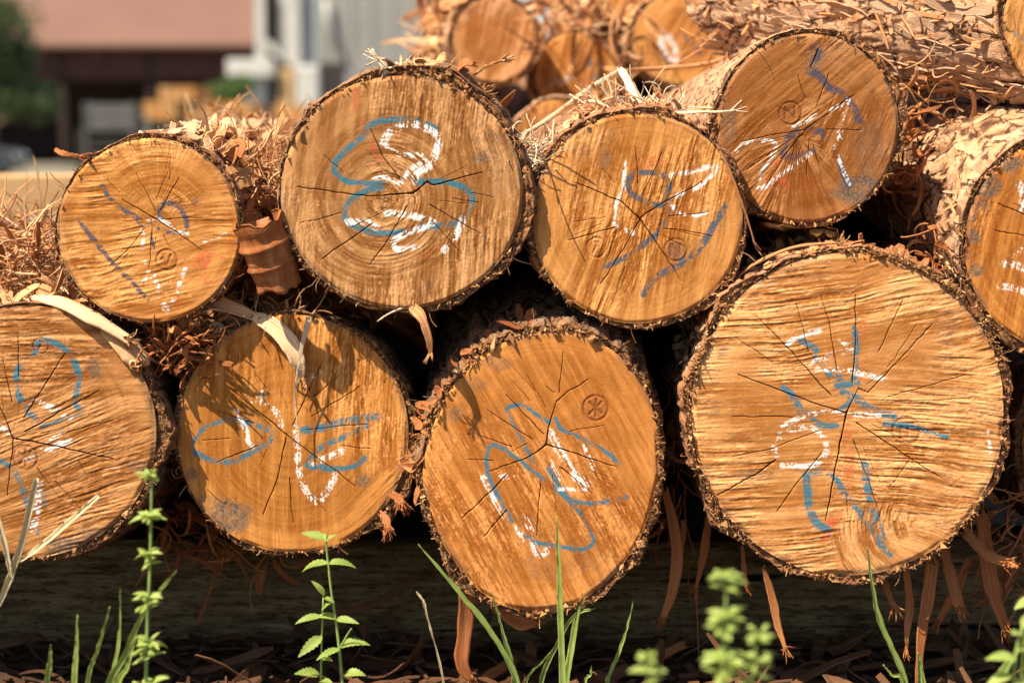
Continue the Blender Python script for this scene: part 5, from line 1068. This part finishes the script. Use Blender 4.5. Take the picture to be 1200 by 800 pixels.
# stacks of orange timber
sid = 0
for (px0, px1, py0, py1, Y) in ((168, 206, 140, 118, 40), (208, 252, 140, 118, 40.2), (186, 228, 118, 101, 40.1), (256, 296, 140, 119, 40.5), (420, 470, 150, 128, 41), (320, 400, 140, 122, 40.3)):
    p0, p1 = P(px0, py0, Y), P(px1, py1, Y); w, h = p1[0] - p0[0], p1[2] - p0[2]
    lab = ['low orange timber bundle at the left of the far yard stack', 'low orange timber bundle in the middle of the far yard stack', 'orange timber bundle lying on top of the far yard stack', 'low orange timber bundle under the green shrub', 'orange timber bundle in front of the grey shed', 'tan timber bundle below the white gantry'][sid]
    st = empty('timber_bundle', (p0[0], Y, p0[2]), lab, 'timber bundle', 'timber bundles in the far yard')
    nn = 4
    for i in range(nn):
        for j in range(3): MB().box(w * i / nn + .01, w * (i + 1) / nn - .01, 0, 2.4, h * j / 3, h * (j + 1) / 3 - .015).build('board', TIM2 if (i + j + sid) % 4 else TIM, st)
    if sid != 2:
        zg = -.8 - p0[2]
        pl = MB()
        for i in range(3): pl.box(w * (.05 + .4 * i), w * (.15 + .4 * i), .1, 2.3, zg, -.002)
        pl.build('trestle', TIM3, st)
    sid += 1
shrub('shrub', 'bright green shrub below the white gantry box', 'shrub', (P(262, 100, 52)[0], 52, GZ), [(0, 0, 2.3, .55), (-.6, 0, 2.15, .45), (.55, .1, 1.4, .6), (-.1, 0, 1.0, .7), (.5, 0, 2.6, .35)], 2600, .09, SHR, 2.2, 71)
tx = P(-20, 60, 30)[0]
shrub('tree', 'leafy dark green tree filling the upper left corner', 'tree', (tx, 30, GZ), [(P(5, 40, 30)[0] - tx, 0, P(0, 30, 30)[2] - GZ, .6), (P(20, 125, 30)[0] - tx, 0, P(0, 122, 30)[2] - GZ, .34), (P(40, 118, 30)[0] - tx, .1, P(0, 118, 30)[2] - GZ, .45), (P(15, 75, 30)[0] - tx, .1, P(0, 70, 30)[2] - GZ, .45), (P(0, 85, 30)[0] - tx, .2, P(0, 80, 30)[2] - GZ, .34), (P(62, 122, 30)[0] - tx, -.1, P(0, 130, 30)[2] - GZ, .14), (P(-40, 30, 30)[0] - tx, 0, P(0, 20, 30)[2] - GZ, .8), (-.6, .3, 3.6, .9), (-.3, .3, 2.2, .6)], 9000, .05, TREE, 2.6, 72, .09)

# parked car
cx = P(-62, 180, 56)[0]
car = empty('parked_car', (cx, 56, GZ), 'dark car parked at the left edge of the yard below the tree', 'car')
PAINT = plain('dark_car_paint', (.035, .04, .05), .1, 3, .25, .6); GLS = plain('car_glass', (.02, .025, .03), .1, 3, .08, .8); RUB = plain('tyre_rubber', (.02, .02, .02), .2, 20); RIM = plain('wheel_rim', (.5, .5, .5), .1, 20, .4, .5, 0, .8)
body = [(-2.15, .25), (2.1, .25), (2.18, .55), (2.1, .82), (1.2, .92), (.65, 1.0), (-1.5, 1.02), (-2.12, .95), (-2.2, .6)]
MB().prism(body, -.85, .85).build('body', PAINT, car, bevel=.06)
MB().prism([(.85, .97), (.2, 1.38), (-1.2, 1.40), (-1.85, 1.0)], -.72, .72).build('window_band', GLS, car, bevel=.05)
MB().prism([(.25, 1.375), (.1, 1.44), (-1.1, 1.46), (-1.3, 1.385)], -.68, .68).build('roof', plain('car_roof_reflection', (.55, .56, .58), .08, 2, .25, .6), car, bevel=.03)  # roof colour made pale to stand for the bright reflection on top
for sx in (-1.35, 1.35):
    for sy in (-.86, .70):
        a = MB().tube([(sx, sy, .31), (sx, sy + .18, .31)], .31, 20).build('wheel', RUB, car)
        b = MB().tube([(sx, sy - .012, .31), (sx, sy + .19, .31)], .19, 16).build('rim', RIM, a)
for sy in (-.6, .6): MB().box(2.08, 2.19, sy - .16, sy + .16, .62, .74).build('headlight', plain('headlight_glass', (.7, .72, .74), .05, 5, .1, .6), car, bevel=.02)
# pallets and dark gear under the barn eaves
for i, (px, py0, py1, w, lab, m) in enumerate(((128, 192, 152, 70, 'dark stacked crate in the shade left of the orange timber', DK), (128, 131, 120, 56, 'grey boards stacked in the mouth of the dark barn', plain('old_grey_boards', (.10, .095, .09), .3, 3)))):
    p0 = P(px - w / 2, py0, 66); p1 = P(px + w / 2, py1, 66)
    s = empty('crate' if i == 0 else 'board_stack', ((p0[0] + p1[0]) / 2, 66, GZ), lab, 'crate' if i == 0 else 'boards')
    hw_ = (p1[0] - p0[0]) / 2; ht = p1[2] - GZ
    for k in range(5): MB().box(-hw_, hw_, 0, 1.2, ht * k / 5, ht * (k + 1) / 5 - .05).build('slat', m, s)
    for k in (-1, 1): MB().box(k * hw_ - .05, k * hw_ + .05, -.05, 1.25, 0, ht).build('corner_post', m, s)

# ------------------------------------------------------------------ light
SUN = np.array([-.46, -.34, .82]); SUN = SUN / np.linalg.norm(SUN)
w = bpy.data.worlds.new('World'); sc.world = w; w.use_nodes = True
nt = w.node_tree; sky = nt.nodes.new('ShaderNodeTexSky'); sky.sky_type = 'NISHITA'; sky.sun_disc = False
sky.sun_elevation = math.asin(SUN[2]); sky.sun_rotation = math.atan2(SUN[0], SUN[1])
bg = nt.nodes['Background']; nt.links.new(sky.outputs[0], bg.inputs[0]); bg.inputs[1].default_value = .08
sl = bpy.data.lights.new('sun', 'SUN'); sl.energy = 5.0; sl.angle = R_(.5); sl.color = (1.0, .88, .70)
so = bpy.data.objects.new('sun', sl); col.objects.link(so); so.rotation_euler = Vector(SUN).to_track_quat('Z', 'Y').to_euler(); so.location = (-3, -3, 6)

cd = bpy.data.cameras.new('camera'); cd.lens = 70; cd.sensor_width = 36; cd.clip_end = 3000; cd.clip_start = .05
cd.dof.use_dof = True; cd.dof.focus_distance = DIST - .005; cd.dof.aperture_fstop = 3.9
co = bpy.data.objects.new('camera', cd); col.objects.link(co); co.location = Vector(CAM); co.rotation_euler = (math.pi / 2 - TH, 0, 0)
sc.camera = co
sc.view_settings.view_transform = 'Standard'; sc.view_settings.look = 'None'; sc.view_settings.gamma = 1.0; sc.view_settings.exposure = 1.08
sc.view_settings.use_curve_mapping = False
sc.cycles.max_bounces = 6
